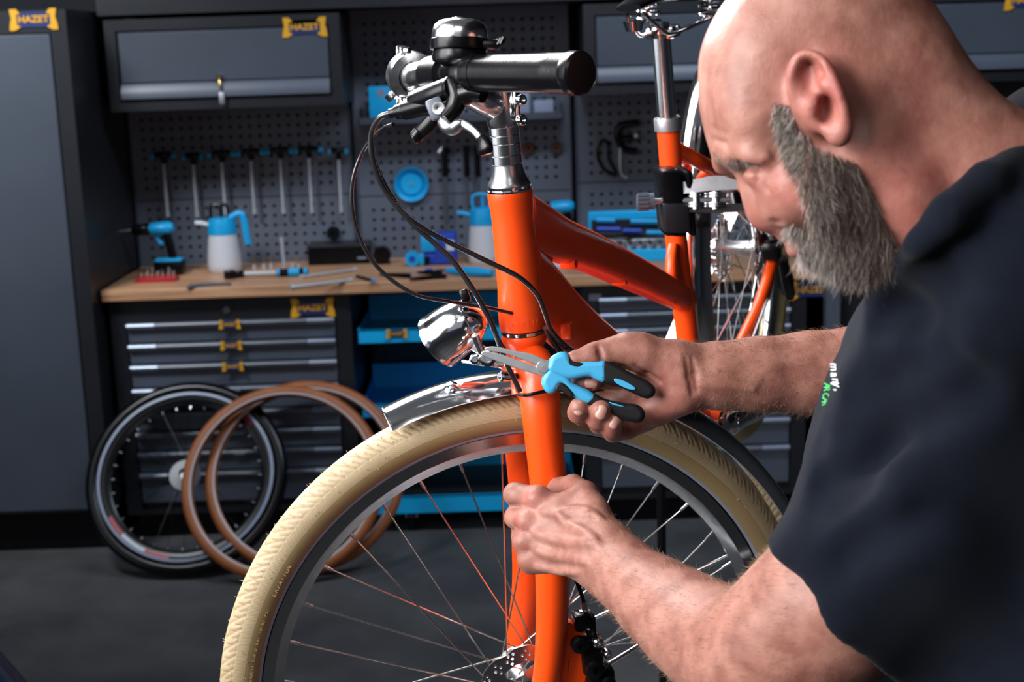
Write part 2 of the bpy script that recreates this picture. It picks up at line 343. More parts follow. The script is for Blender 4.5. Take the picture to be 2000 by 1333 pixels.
drawercab(1140,1574,590,[582,612,643,675,730,790,850,905][:4]+[740,826,880],1030,'drawer cabinet behind the pliers, its right half hidden by the man',(1583,566),None,0,white=(1162,581))
drawercab(1640,2120,590,[602,640,680,730,800],1030,'drawer cabinet mostly hidden behind the man\'s shoulder',None,None,0)
xs=X(1619,650,YD); 
MB_=MB().bb((xs-.026,YD-.065,0),(xs+.024,YD-.024,zt_-th-.002)); single(MB_,'bench_leg','drawer','grey upright leg under the worktop beside the man\'s chest','table leg')
# ---- blue tray trolley under the bench
def trolley():
    Yt=YD-.02; x0=X(706,800,Yt); x1=X(1122,800,Yt)
    t=thing('tool_trolley',((x0+x1)/2,Yt+.25,0),'black trolley with three blue trays, under the worktop behind the front wheel','trolley')
    fr=MB()
    for xx in (x0+.03,x1-.03):
        for yy in (Yt+.5,): fr.bb((xx-.02,yy-.03,.12),(xx+.02,yy+.03,zt_-th-.03))
    fr.bb((x0-.0,Yt+.49,.12),(x1,Yt+.5,zt_-th-.03))
    fr.build('trolley_frame','frame_black',t)
    for y0,y1,dep in ((640,667,.36),(786,812,.42),(968,1002,.46)):
        za=Z(900,y0,Yt); zb=Z(900,y1,Yt); tr=MB()
        Y0=Yt-.0; Y1=Yt+.47; w=.004; hh=za-zb; xa=x0+.0;xb=x1
        tr.bb((xa,Y0,zb),(xb,Y1,zb+w)).bb((xa,Y0,zb),(xb,Y0+w,za)).bb((xa,Y1-w,zb),(xb,Y1,za+.05)).bb((xa,Y0,zb),(xa+w,Y1,za)).bb((xb-w,Y0,zb),(xb,Y1,za))
        tr.bb((xa+w,Y0,za-.004),(xb-w,Y0+.014,za)).build('tray','blue_tray',t)
    b=MB().bb((x0+.02,Yt+.02,.105),(x1-.02,Yt+.46,.12)).build('base_panel','frame_black',t)
    for xx,yy in ((x0+.16,Yt+.06),(x1-.1,Yt+.06),(x0+.1,Yt+.42),(x1-.1,Yt+.42)):
        MB().lathe((xx-.014,yy,.045),XW,[(.0,0),(.045,0),(.045,.028),(0,.028)],24).build('caster_wheel','rubber',t)
        MB().bb((xx-.022,yy-.02,.05),(xx-.018,yy+.02,.1)).bb((xx+.018,yy-.02,.05),(xx+.022,yy+.02,.1)).bb((xx-.03,yy-.03,.098),(xx+.03,yy+.03,.105)).build('caster_fork','chrome',t)
    e=emblem(t,onY(775,652,Yt-.004),.075)
trolley()
# ============================================================ things on the wall and the worktop
ZT=zt_
def lean(pxc,pyb,r,wth,ytop):
    b=onZ(pxc,pyb,0); y0=b[1]; al=math.asin(max(-.9,min(.9,(ytop-y0)/(2*r))))
    u=V(0,math.sin(al),math.cos(al)); n=V(0,-math.cos(al),math.sin(al)); c=V(b[0],y0,0)+u*r+V(0,0,wth*.25)
    return c,u,n
def torus_prof(a,b,n=14,e=2.2): 
    out=[]
    for i in range(n):
        t=2*PI*i/n; c,s=math.cos(t),math.sin(t); out.append((a*math.copysign(abs(c)**(2/e),c),b*math.copysign(abs(s)**(2/e),s)))
    return out
M['steel_dark']=mat('dull_sprocket_steel',(.28,.29,.30),.5,.7)
# leaning wheel
r=.356; c,u,n=lean(354,1134,r,.05,YF-.0); xa=XW
t=thing('spare_wheel',(c[0],c[1],0),'black bicycle wheel with grey reflective ring and toothed sprockets, leaning on the drawers','wheel')
MB().ring(c,n,r-.024,torus_prof(.024,.022),96).build('tyre','rubber',t)
MB().ring(c,n,r-.052,[(.006,.0225),(-.004,.0235),(-.004,.02),(.006,.019)],96).build('reflective_ring','greystrip',t)
MB().ring(c,n,r-.075,[(.022,.012),(.004,.013),(-.016,.004),(-.016,-.004),(.004,-.013),(.022,-.012)],96).build('rim','black',t)
MB().ring(c,n,r-.072,[(.006,.0145),(-.008,.0125),(-.008,.0115),(.006,.0135)],30,a0=PI*1.13,a1=PI*1.4) if False else None
def arcdecal(a0,a1,m_): MB().ring(c,n,r-.066,[(.008,.0142),(-.007,.0125),(-.007,.0118),(.008,.0136)],20,a0=a0,a1=a1).build('rim_decal',m_,t)
bx,by,_=basis(n)
def ang(px,py): p=onpl(px,py,c,n)-c; return math.atan2(p@by,p@bx)
for p0,p1,mm in (((205,1018),(232,1052),'red'),((233,1053),(280,1085),'white'),((280,1085),(330,1098),'red'),((478,800),(497,830),'red')):
    a,b=ang(*p0),ang(*p1); a,b=min(a,b),max(a,b)
    if b-a>PI: a,b=b,a+2*PI
    arcdecal(a,b,mm)
MB().cyl(c-n*.03,c+n*.03,.016,20).build('hub','satin',t)
for i,(rr,h) in enumerate(((.055,.022),(.049,.026),(.043,.030),(.037,.034),(.031,.038),(.025,.042))):
    g=MB(); g.lathe(c+n*h,n,[(rr,0),(rr,.002),(rr*.78,.002),(rr*.78,0),(rr,0)],36); 
    x_,y_,_=basis(n)
    for k in range(int(rr*400)):
        th=2*PI*k/int(rr*400); g.box(c+n*(h+.001)+(x_*math.cos(th)+y_*math.sin(th))*(rr+.001),(.003,.003,.002))
    g.build('sprocket','steel_dark',t)
for i in range(32):
    th=2*PI*i/32; d=x_*math.cos(th)+y_*math.sin(th); th2=th+(R(75) if i%4<2 else -R(75)); e=x_*math.cos(th2)+y_*math.sin(th2)
    a=c+d*(r-.09); b=c+e*.022+n*(.018 if i%2 else -.018)
    MB().tube([a,b],.001,5).build('spoke','black',t)
    MB().tube([c+d*(r-.085),c+d*(r-.102)],.0024,6).build('spoke_nipple','alu',t)
# two brown tyres
def browntyre(pxc,pyb,r,ytop,label):
    c,u,n=lean(pxc,pyb,r,.04,ytop); t=thing('spare_tyre',(c[0],c[1],0),label,'tyre','brown tyres leaning on the drawers')
    MB().ring(c,n,r-.021,[(.021*math.cos(a),.021*math.sin(a)) for a in np.linspace(PI*-.82,PI*.82,13)]+[(.018*math.cos(a),.018*math.sin(a)) for a in np.linspace(PI*.8,-PI*.8,11)],110).build('tyre_casing','tan',t)
    MB().ring(c,n,r-.033,[(.0035,.0193),(-.0035,.0172),(-.0035,.0165),(.0035,.0185)],110).build('reflective_ring','reflect',t)
browntyre(592,1128,.352,YF-.02,'brown tyre leaning on the drawers, the further right of the two')
browntyre(548,1145,.352,YF-.10,'brown tyre leaning in front of the other brown tyre')
# ---- T-handle keys
def tkey(px,py,wd,bot,label):
    p=onY(px,py,YB-.045); L_=p[2]-Z(px,bot,YB-.045); t=thing('t_handle_key',(p[0],p[1],p[2]-L_),label,'hex key','T-handle keys on the wall'); k=wd/482
    g=MB(); g.tube(cr([p+V(-k*.36,0,-.004),p+V(-k*.2,0,.003),p,p+V(k*.2,0,.003),p+V(k*.36,0,-.004)],4),[.010]*3+[.011]*4+[.014]*3+[.011]*4+[.010]*3,12); g.cyl(p+V(0,0,.0),p+V(0,0,-.035),.012,12,.006); g.build('grip','black',t)
    for s in(-1,1): MB().tube([p+V(s*k*.34,0,-.004),p+V(s*k*.42,0,-.004),p+V(s*k*.5,0,-.003)],[.0105,.0125,.007],12).build('grip_end','blue',t)
    MB().cyl(p+V(0,0,-.03),p+V(0,0,-L_),.0062,10).cyl(p+V(0,0,-L_+.022),p+V(0,0,-L_),.0078,6).build('shaft','bright',t)
    MB().bb(p+V(-.008,.012,-.03),p+V(.008,.042,-.018)).build('hook','black',t)
for a in ((318,303,48,424,'T-handle key at the left end of the row, beside the locker'),(376,305,40,425,'small T-handle key with thin shaft, second from the left in the row'),(432,300,54,420,'T-handle key hanging right above the left spray bottle'),
          (489,297,54,419,'T-handle key in the middle of the row of seven'),(546,294,54,418,'T-handle key third from the right end of the row'),(602,292,56,417,'widest-gripped T-handle key, second from the right in the row'),(660,295,38,416,'short-gripped T-handle key at the right end of the row')): tkey(*a)
# ---- spray bottles
def sprayer(px,py_b,py_t,wpx,lever,label,Y=5.38):
    b=onY(px,py_b,Y); b[2]=ZT; H=(py_b-py_t)/505; r=wpx/1010; t=thing('spray_bottle',b,label,'bottle')
    MB().lathe(b,ZW,[(0,0),(r*.86,0),(r*.97,.008),(r,.03),(r*.97,H*.25),(r*.88,H*.48),(r*.82,H*.58),(0,H*.58)],28).build('tank','white',t)
    MB().lathe(b,ZW,[(r*.84,H*.565),(r*.86,H*.57),(r*.84,H*.72),(r*.74,H*.8),(r*.3,H*.82),(0,H*.82)],28).build('pump_head','blue',t)
    MB().tube(cr([b+V(-r*.6,0,H*.8),b+V(-r*.62,0,H*.93),b+V(-r*.45,0,H),b+V(r*.25,0,H*1.0),b+V(r*.42,0,H*.93),b+V(r*.42,0,H*.8)],4),.006,8).cyl(b+V(0,0,H*.8),b+V(0,0,H*.98),.007,10).build('pump_handle','blue' if lever<0 else 'black',t)
    if lever>0: MB().tube(cr([b+V(r*.5,0,H*.8),b+V(r*1.1,0,H*.86),b+V(r*1.32,0,H*.78),b+V(r*1.42,0,H*.55),b+V(r*1.5,0,H*.4)],4),.013,10,asp=.8).build('trigger','blue',t)
    MB().cyl(b+V(-r*.7,0,H*.70),b+V(-r*1.25,0,H*.74),.009,10).cyl(b+V(-r*1.15,0,H*.735),b+V(-r*1.6,0,H*.745),.010,12,.008).build('nozzle','blue' if lever<0 else 'white',t)
sprayer(441,541,412,64,1,'white spray bottle with blue head, under the T-handle keys')
sprayer(947,524,392,62,-1,'white spray bottle with blue head, half hidden by the orange head tube')
# ---- cordless drill left
def drill(px,py,Y,s,label,dirx=-1,chuck=True):
    c=onY(px,py,Y); base=ZT; t=thing('cordless_drill',(c[0],c[1],base),label,'drill'); h=c[2]-base
    d=V(dirx,0,-.04*1)
    MB().tube([c-d*.045,c-d*.03,c,c+d*.035,c+d*.045],[.018,.03,.031,.029,.024],14,ref=YW,asp=.8).build('motor_housing','blue',t)
    MB().tube([c+d*.045,c+d*.05,c+d*.10,c+d*.115],[.021,.024,.021,.012],14).build('chuck','black',t)
    if chuck: MB().tube([c+d*.112,c+d*.13,c+d*.135,c+d*.165],[.006,.006,.003,.003],8).build('bit','chrome',t)
    MB().tube(cr([c+V(-dirx*.015,0,-.02),c+V(-dirx*.028,0,-.08),V(c[0]-dirx*.035,c[1],base+.05)],4),[.017]*4+[.0165]*4+[.02],12,asp=.8).build('grip','black',t)
    MB().tube([c+V(dirx*.022,0,-.03),c+V(dirx*.012,0,-.055),c+V(dirx*.0,0,-.06)],[.007,.008,.006],8).build('trigger','blue',t)
    MB().box(V(c[0]-dirx*.02,c[1],base+.027),(.11,.07,.05),None,.008).build('battery','black',t)
    MB().box(V(c[0]-dirx*.02,c[1],base+.056),(.10,.06,.012),None,.005).build('battery_latch','blue',t)
drill(316,446,5.36,1,'blue cordless drill pointing at the locker, at the left end of the worktop')
drill(1098,404,5.42,1,'blue cordless drill in the gap above the orange top tube',-1,False)
def S(name,mb,m,label,cat,**k): return single(mb,name,m,label,cat,**k)
def P(px,py,Y,z=None): p=onY(px,py,Y); return p if z is None else V(p[0],Y,z)
# red case with bits
t=thing('bit_case',P(308,556,5.2,ZT),'small red case of shiny bits in front of the cordless drill','case')
p=P(308,556,5.2,ZT); MB().box(p+V(0,0,.008),(.15,.07,.016),None,.003).build('tray','red',t)
for i in range(7): MB().cyl(p+V(-.06+i*.02,.0+.01*(i%2),.016),p+V(-.06+i*.02,.01*(i%2),.036+.006*(i%3)),.006,8).build('bit','chrome',t)
# small standing bits
for i,(a,h) in enumerate(((498,.03),(517,.032),(531,.036),(573,.036),(585,.026))):
    p=P(a,541,5.42,ZT); t=thing('bit_socket',p,['bit socket standing nearest the left spray bottle','bit socket second in the row standing behind the torque wrench','bit socket third in the row, left of the upright rod','bit socket just right of the upright steel rod','bit socket at the right end of the row behind the wrench'][i],'bit','bit sockets on the worktop')
    MB().cyl(p,p+V(0,0,h*.6),.0065,10).build('socket_body','bright',t); MB().cyl(p+V(0,0,h*.6),p+V(0,0,h+.012),.0035,6).build('bit_tip','brass',t)
p=P(557,540,5.3,ZT); S('steel_rod',MB().cyl(p,p+V(-.004,0,.125),.006,12).cyl(p+V(-.004,0,.115),p+V(-.0045,0,.135),.0075,8),'bright','upright steel rod standing on the worktop behind the torque wrench handle','rod')
# torque wrench
a=P(452,553,5.2,ZT+.016); b=P(602,545,5.2,ZT+.016); d=nrm(b-a)
t=thing('torque_wrench',(a+b)/2-V(0,0,.016),'torque wrench with black head and blue-banded grip, lying on the worktop','wrench')
MB().cyl(a-V(0,0,.014),a+V(0,0,.014),.026,16).tube([a,a+d*.05],[.018,.012],10).build('ratchet_head','black',t)
MB().cyl(a+V(.022,0,.006),a+V(.022,0,.016),.012,14).build('dial','chrome',t)
MB().cyl(a+d*.05,a+d*.17,.0085,12).build('shaft','bright',t)
MB().cyl(a+d*.17,b,.0145,14).build('grip','black',t); MB().cyl(a+d*.172,a+d*.182,.0152,14).cyl(b-d*.014,b,.0155,14).cyl(b-d*.07,b-d*.03,.0152,14).build('grip_band','blue',t,kind=None)
for (p0,p1,lab) in (((592,541),(690,527),'steel extension bar behind, pointing right from the torque wrench grip'),((574,561),(680,548),'steel bar in front with a ball end, pointing right below the grip')):
    a=onZ(*p0,ZT+.007); b=onZ(*p1,ZT+.007)
    S('extension_bar',MB().cyl(a,b,.0055,10).cyl(b,b+nrm(b-a)*.014,.009,10).cyl(a-nrm(b-a)*.012,a,.010,10),'bright',lab,'tool')
p=onZ(430,556,ZT+.004); t=thing('pliers',(p[0],p[1],ZT),'grey pliers lying left of the torque wrench head','pliers')
for s in(-1,1): MB().tube(cr([p+V(-.11,-.02,0)+V(0,s*.02,0),p+V(-.05,s*.016,0),p+V(0,s*.003,0),p+V(.04,s*.003,0)],4),[.005]*8+[.006]*4+[.003],8).build('handle','steel_grey',t)
a=onZ(697,540,ZT+.006); b=onZ(727,548,ZT+.006); t=thing('pen',(a+b)/2-V(0,0,.006),'black and blue pen on the worktop right of the steel bars','pen'); MB().cyl(a,b,.006,8).build('barrel','black',t); MB().cyl(b,b+nrm(b-a)*.015,.0065,8).build('cap','blue',t)
# box, knobs
p0=P(600,480,5.46); p1=P(722,524,5.46,ZT); t=thing('tool_box',((p0[0]+p1[0])/2,5.5,ZT),'black flat-lidded box against the perforated panel','box')
MB().bb((p0[0],5.46,ZT),(p1[0],5.58,p0[2]-.01)).build('box_body','black',t,bev=.004); MB().bb((p0[0]-.003,5.455,p0[2]-.012),(p1[0]+.003,5.585,p0[2])).build('lid','frame_black',t,bev=.002); MB().bb((p1[0]-.045,5.452,ZT+.02),(p1[0]-.01,5.46,ZT+.028)).build('catch','handle_light',t)
p=P(748,520,5.45,ZT); t=thing('cable_reel',p,'small black reel on the worktop right of the black box','reel'); MB().cyl(p+V(0,-.02,.035),p+V(0,.02,.035),.034,20).build('flange','black',t); MB().bb(p+V(-.03,-.02,0),p+V(.03,.02,.008)).build('foot','black',t)
# blue machine
p=P(856,517,5.4,ZT); t=thing('battery_work_light',p,'two-tone blue power tool with a round cyan cap, behind the brake hoses','power tool')
MB().box(p+V(-.03,0,.082),(.065,.07,.065),None,.01).build('light_head','blue',t); MB().box(p+V(.032,0,.062),(.085,.08,.12),None,.01).build('tool_body','royal',t); MB().box(p+V(.05,-.041,.075),(.03,.004,.04)).build('sticker','white',t); MB().box(p+V(-.03,0,.022),(.06,.07,.043),None,.008).build('base','royal',t)
q=P(806,514,5.36,ZT+.03); MB().cyl(q+V(0,-.015,0),q+V(0,.015,0),.028,20).build('cap','blue',t); MB().cyl(q+V(0,-.018,0),q+V(0,-.015,0),.012,14).build('cap_centre','royal',t); MB().bb((q[0],q[1]-.01,ZT+.01),(p[0]-.03,q[1]+.01,ZT+.035)).build('bridge','black',t); MB().box(q+V(.035,0,-.005),(.02,.03,.045),None,.006).build('cap_rib','blue',t)
a=onZ(872,528,ZT+.016); b=onZ(962,534,ZT+.016); t=thing('box_cutter',(a+b)/2-V(0,0,.016),'cyan handled cutter lying before the right spray bottle','cutter'); MB().tube([a,a*.7+b*.3,a*.3+b*.7,b],[.008,.017,.019,.013],10,asp=1.,ref=ZW).build('handle','blue',t); MB().tube([a-nrm(b-a)*.0,a-nrm(b-a)*.05],[.006,.002],6).build('blade','alu',t)
for i,(p0,p1,lab) in enumerate((((742,536),(800,540),'black flat tool lying left of the cyan cutter'),((800,545),(872,541),'long black tool nearest the worktop edge, left of the cyan cutter'),((815,532),(862,534),'black tool with a blue mark, behind two other black tools'))):
    a=onZ(*p0,ZT+.007); b=onZ(*p1,ZT+.007); t=thing('hand_tool',(a+b)/2-V(0,0,.007),lab,'tool','black tools lying on the worktop')
    MB().tube([a,a*.6+b*.4,b],[.004,.008,.011],8).build('handle','black',t); 
    if i==2: MB().box((a+b)/2+V(0,0,.012),(.03,.014,.006),None,.002).build('button','royal',t)
p=onZ(1088,522,ZT); t=thing('tape_roll',p,'white and black roll on the worktop, seen through the gap under the top tube','tape'); MB().cyl(p+V(0,-.015,.04),p+V(0,.015,.04),.04,22).build('roll','white',t); MB().cyl(p+V(0,-.018,.04),p+V(0,-.014,.04),.018,18).build('core','black',t)
# bowl and wall tools
p=P(803,361,YB-.03); t=thing('magnetic_bowl',p,'round cyan bowl hanging on the perforated wall, left of the black-gripped tools','bowl')
MB().lathe(p+V(0,.025,0),-YW,[(.0,.002),(.045,.002),(.062,.022),(.066,.024),(.068,.020),(.05,0),(0,0)],32).build('dish','blue',t); MB().cyl(p+V(0,.022,0),p+V(0,.012,0),.04,24).build('magnet_pad','blue_tray',t); MB().cyl(p+V(0,.014,0),p+V(0,.006,0),.006,8).build('rivet','satin',t)
for i,(px,y0,y1,y2) in enumerate(((868,288,345,438),(910,285,345,402),(932,285,345,402))):
    p=P(px,y0,YB-.03); zm=Z(px,y1,YB-.03); zb_=Z(px,y2,YB-.03); t=thing('wall_tool',p,['longest tool with black ribbed grip, hanging right of the cyan bowl','middle black-gripped tool between two others on the wall','black-gripped tool hanging just left of the steerer spacers'][i],'tool','black gripped tools on the wall')
    g=MB(); n_=7
    for k in range(n_): 
        za=p[2]-(p[2]-zm)*k/n_; g.cyl((p[0],p[1],za),(p[0],p[1],za-(p[2]-zm)/n_),.016 if i==0 else .013,12,.010)
    g.build('ribbed_grip','black',t); MB().cyl((p[0],p[1],zm),(p[0],p[1],zb_),.0085 if i==0 else .006,8).build('shaft','steel_grey',t)
    if i==0: MB().cyl((p[0]-.022,p[1],p[2]-.02),(p[0]-.005,p[1],p[2]),.009,8).build('hook','satin',t)
def disc(px,py,r,m,label,name='wall_disc'):
    p=P(px,py,YB-.012); t=thing(name,p,label,'disc'); MB().cyl(p+V(0,.01,0),p+V(0,-.008,0),r,20).build('disc','black',t)
    for k in range(6): a=k*PI/3; MB().box(p+V(math.cos(a)*r*.6,-.009,math.sin(a)*r*.6),(r*.25,.006,r*.25)).build('knob',m,t)
disc(651,455,.026,'frame_black','round black disc on the panel below the T-handle keys'); disc(1032,290,.023,'tan','small reddish disc on the wall, nearer the stem'); disc(1087,289,.023,'tan','small reddish disc on the wall, further from the stem')
# shelf on the middle panel
xa,xb=X(700,228,5.45),X(1100,224,5.45); zc=Z(900,240,5.45)
t=thing('wall_shelf',((xa+xb)/2,5.52,zc),'grey metal shelf on the wall behind the handlebar stem','shelf'); MB().bb((xa,5.45,zc),(xb,YB-.003,zc+.004)).bb((xa,5.45,zc),(xb,5.453,zc+.03)).bb((xa,5.45,zc),(xa+.003,YB-.003,zc+.06)).bb((xb-.003,5.45,zc),(xb,YB-.003,zc+.06)).build('shelf_tray','steel_grey',t)
p=P(758,170,5.5); p[2]=zc+.004; hz=Z(758,168,5.5)-p[2]; t=thing('supply_box',p,'cyan cardboard box on the wall shelf, left of the brake lever','box'); MB().box(p+V(0,0,hz/2),(.145,.07,hz),None,.002).build('carton','blue_tray',t); MB().cyl(p+V(-.025,-.0345,hz*.82),p+V(-.025,-.037,hz*.82),.016,16).build('round_print','greystrip',t)
for px,w_,hh,lab in ((1022,.05,.10,'narrow pale grey box on the shelf, beside the stem'),(1062,.075,.07,'wide low pale grey box on the shelf under the handlebar grip')):
    p=P(px,230,5.5); p[2]=zc+.004; S('carton',MB().box(p+V(0,0,hh/2),(w_,.06,hh),None,.002),'greystrip',lab,'box',group='grey boxes on the wall shelf')
# hooks on the right panel
p=P(1183,275,YB-.015); t=thing('cable_loop',p,'black loop tool hanging on the wall, left of the black tool with a bent rod','tool')
MB().tube(cr([p+V(-.018,0,.0),p+V(-.034,0,-.05),p+V(-.01,0,-.11),p+V(.032,0,-.135),p+V(.035,0,-.12),p+V(.01,0,-.07),p+V(.008,0,-.01)],5,True),.006,8,True).build('loop','black',t)
p=P(1228,240,YB-.03); t=thing('chain_tool',p,'black wall tool with a silver J-shaped rod, left of the seat post','tool')
MB().tube(cr([p+V(.04,0,.0),p+V(-.03,0,-.01),p+V(-.045,0,-.05),p+V(-.02,0,-.1),p+V(.03,0,-.11)],5),.014,10).tube([p+V(-.03,0,-.06),p+V(.04,0,-.055)],.012,8).build('tool_body','black',t)
MB().tube(cr([p+V(-.035,-.005,-.09),p+V(-.036,-.005,-.17),p+V(-.03,-.005,-.2),p+V(-.01,-.005,-.212)],5),.0045,8).build('bent_rod','satin',t); MB().cyl(p+V(.026,-.02,-.05),p+V(.026,-.012,-.05),.008,10).build('button','white',t)
# socket case
Yk=5.38; xa,xb=X(1152,480,Yk),X(1330,480,Yk); p=V((xa+xb)/2,Yk,ZT)
t=thing('socket_case',p,'open blue case with a row of chrome sockets, left of the seat tube','tool case')
MB().bb((xa,Yk-.09,ZT),(xb,Yk+.06,ZT+.045)).build('case_base','blue_tray',t,bev=.004); MB().bb((xa+.006,Yk-.085,ZT+.045),(xb-.006,Yk+.055,ZT+.048)).build('foam_insert','black',t)
rr=np.array([[1,0,0],[0,math.cos(.35),-math.sin(.35)],[0,math.sin(.35),math.cos(.35)]])
zl=Z(1240,412,Yk+.06); MB().bb((xa,Yk+.062,ZT+.03),(xb,Yk+.10,zl)).build('case_lid','blue_tray',t,bev=.004); MB().bb((xa+.012,Yk+.052,ZT+.055),(xb-.012,Yk+.062,zl-.03)).build('lid_insert','frame_black',t)
for k in range(9):
    x_=xa+.03+k*(xb-xa-.05)/8; q=V(x_,Yk-.075,ZT+.048)
    MB().lathe(q,nrm(V(0,-.75,1)),[(0,0),(.0125,0),(.0135,.03),(.009,.03),(.009,.012),(0,.012)],14).build('socket','chrome',t)
MB().bb((xa+.02,Yk-.045,ZT+.048),(xb-.02,Yk-.035,ZT+.075)).build('socket_rail','satin',t)
MB().cyl((xa+.02,Yk-.02,ZT+.075),(xa+.14,Yk-.02,ZT+.078),.007,8).build('extension','chrome',t); MB().cyl((xa+.16,Yk-.02,ZT+.075),(xb-.04,Yk-.02,ZT+.078),.007,8).build('extension','chrome',t)
for a,b,z_,m_ in ((.03,.12,.11,'royal'),(.13,.2,.10,'royal'),(.16,.27,.135,'blue'),(.03,.1,.145,'blue'),(.22,.31,.09,'blue')): MB().cyl((xa+a,Yk+.045,ZT+z_),(xa+b,Yk+.045,ZT+z_-.004),.011,10).build('screwdriver','%s'%m_,t)
# clutter right, past the rear wheel
p=P(1490,540,5.3,ZT); S('parts_tin',MB().lathe(p,ZW,[(0,0),(.035,0),(.036,.09),(.03,.1),(0,.1)],20),'white','pale tin on the worktop behind the rear wheel spokes','tin')
# white light panel standing behind the bike (seen through it)
# ============================================================ the bicycle
WC=V(.0011,1.6127,1.0037); _th,_ph=.19763,-.05869
WN=V(math.sin(_th)*math.cos(_ph),-math.cos(_th)*math.cos(_ph),math.sin(_ph))       # faces the camera
def wp(px,py,off=0): return onpl(px,py,WC+WN*off,WN)
HA=wp(996,372); HB=wp(1022,640); SA=nrm(HA-HB); ST=nrm(np.cross(WN,SA)); SN=nrm(np.cross(SA,ST))   # steering axis up, forward, side
if np.dot(SN,WN)<0: SN=-SN
def hs(s,t=0,n=0): return HB+SA*s+ST*t+SN*n
HL=np.linalg.norm(HA-HB)
RH=at(1447,483,2.65); FM=nrm(np.cross(SA,RH-HB)); 
if FM[0]>0: FM=-FM
FL=-FM                                                   # towards the bicycle's left, i.e. the camera side
def fp(px,py,off=0): return onpl(px,py,HB+FL*off,FM)
REAR=nrm(RH-HB-SA*np.dot(RH-HB,SA))
bike=thing('bicycle',(HB[0],HB[1],HB[2]-.8),'orange bicycle with cream front tyre and chrome mudguards, clamped in the workstand','bicycle')
def treadmat():
    m=bpy.data.materials.new('cream_tread_rubber'); m.use_nodes=True; nt=m.node_tree; b=nt.nodes['Principled BSDF']; N=nt.nodes;L=nt.links
    b.inputs['Roughness'].default_value=.55
    uv=N.new('ShaderNodeUVMap'); sp=N.new('ShaderNodeSeparateXYZ'); L.new(uv.outputs[0],sp.inputs[0])
    def mt(op,a,bb=None,c=None):
        n=N.new('ShaderNodeMath'); n.operation=op
        for i,x in enumerate((a,bb,c)):
            if x is None: continue
            if isinstance(x,(int,float)): n.inputs[i].default_value=x
            else: L.new(x,n.inputs[i])
        return n.outputs[0]
    u=sp.outputs[0]; v=mt('ABSOLUTE',sp.outputs[1])
    def band(x,lo,hi): return mt('MULTIPLY',mt('GREATER_THAN',x,lo),mt('LESS_THAN',x,hi))
    hatch=mt('MULTIPLY',mt('GREATER_THAN',mt('FRACT',mt('ADD',mt('MULTIPLY',u,9),mt('MULTIPLY',v,9))),.55),band(v,.47,.66))
    line=band(v,.67,.682)
    kn=mt('MULTIPLY',mt('MULTIPLY',mt('GREATER_THAN',mt('FRACT',mt('MULTIPLY',u,12)),.6),mt('GREATER_THAN',mt('FRACT',mt('MULTIPLY',v,46)),.55)),band(v,.27,.44))
    h=mt('SUBTRACT',1,mt('ADD',mt('MULTIPLY',hatch,.5),mt('ADD',mt('MULTIPLY',line,.6),mt('MULTIPLY',kn,.25))))
    tc=N.new('ShaderNodeTexCoord'); no=N.new('ShaderNodeTexNoise'); no.inputs['Scale'].default_value=14; no.inputs['Detail'].default_value=8; L.new(tc.outputs['Object'],no.inputs[0])
    cr_=N.new('ShaderNodeValToRGB'); cr_.color_ramp.elements[0].color=(.37,.295,.175,1); cr_.color_ramp.elements[1].color=(.48,.395,.25,1); cr_.color_ramp.elements[0].position=.35; cr_.color_ramp.elements[1].position=.65
    L.new(no.outputs[0],cr_.inputs[0])
    side=N.new('ShaderNodeMix'); side.data_type='RGBA'; side.blend_type='MIX'; L.new(mt('GREATER_THAN',v,.68),side.inputs[0]); L.new(cr_.outputs[0],side.inputs[6]); side.inputs[7].default_value=(.30,.215,.10,1)
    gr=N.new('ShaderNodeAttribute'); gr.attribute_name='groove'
    mx=N.new('ShaderNodeMix'); mx.data_type='RGBA'; L.new(mt('MULTIPLY',mt('MAXIMUM',gr.outputs['Fac'],mt('MAXIMUM',mt('MULTIPLY',hatch,.6),mt('MAXIMUM',line,mt('MULTIPLY',kn,.4)))),.75),mx.inputs[0]); L.new(side.outputs[2],mx.inputs[6]); mx.inputs[7].default_value=(.22,.11,.03,1)  # shade in grooves and hatching put into the colour as brown
    L.new(mx.outputs[2],b.inputs['Base Color'])
    bp=N.new('ShaderNodeBump'); bp.inputs['Strength'].default_value=1; bp.inputs['Distance'].default_value=.0014; L.new(h,bp.inputs['Height']); L.new(bp.outputs[0],b.inputs['Normal'])
    return m
M['cream']=treadmat()
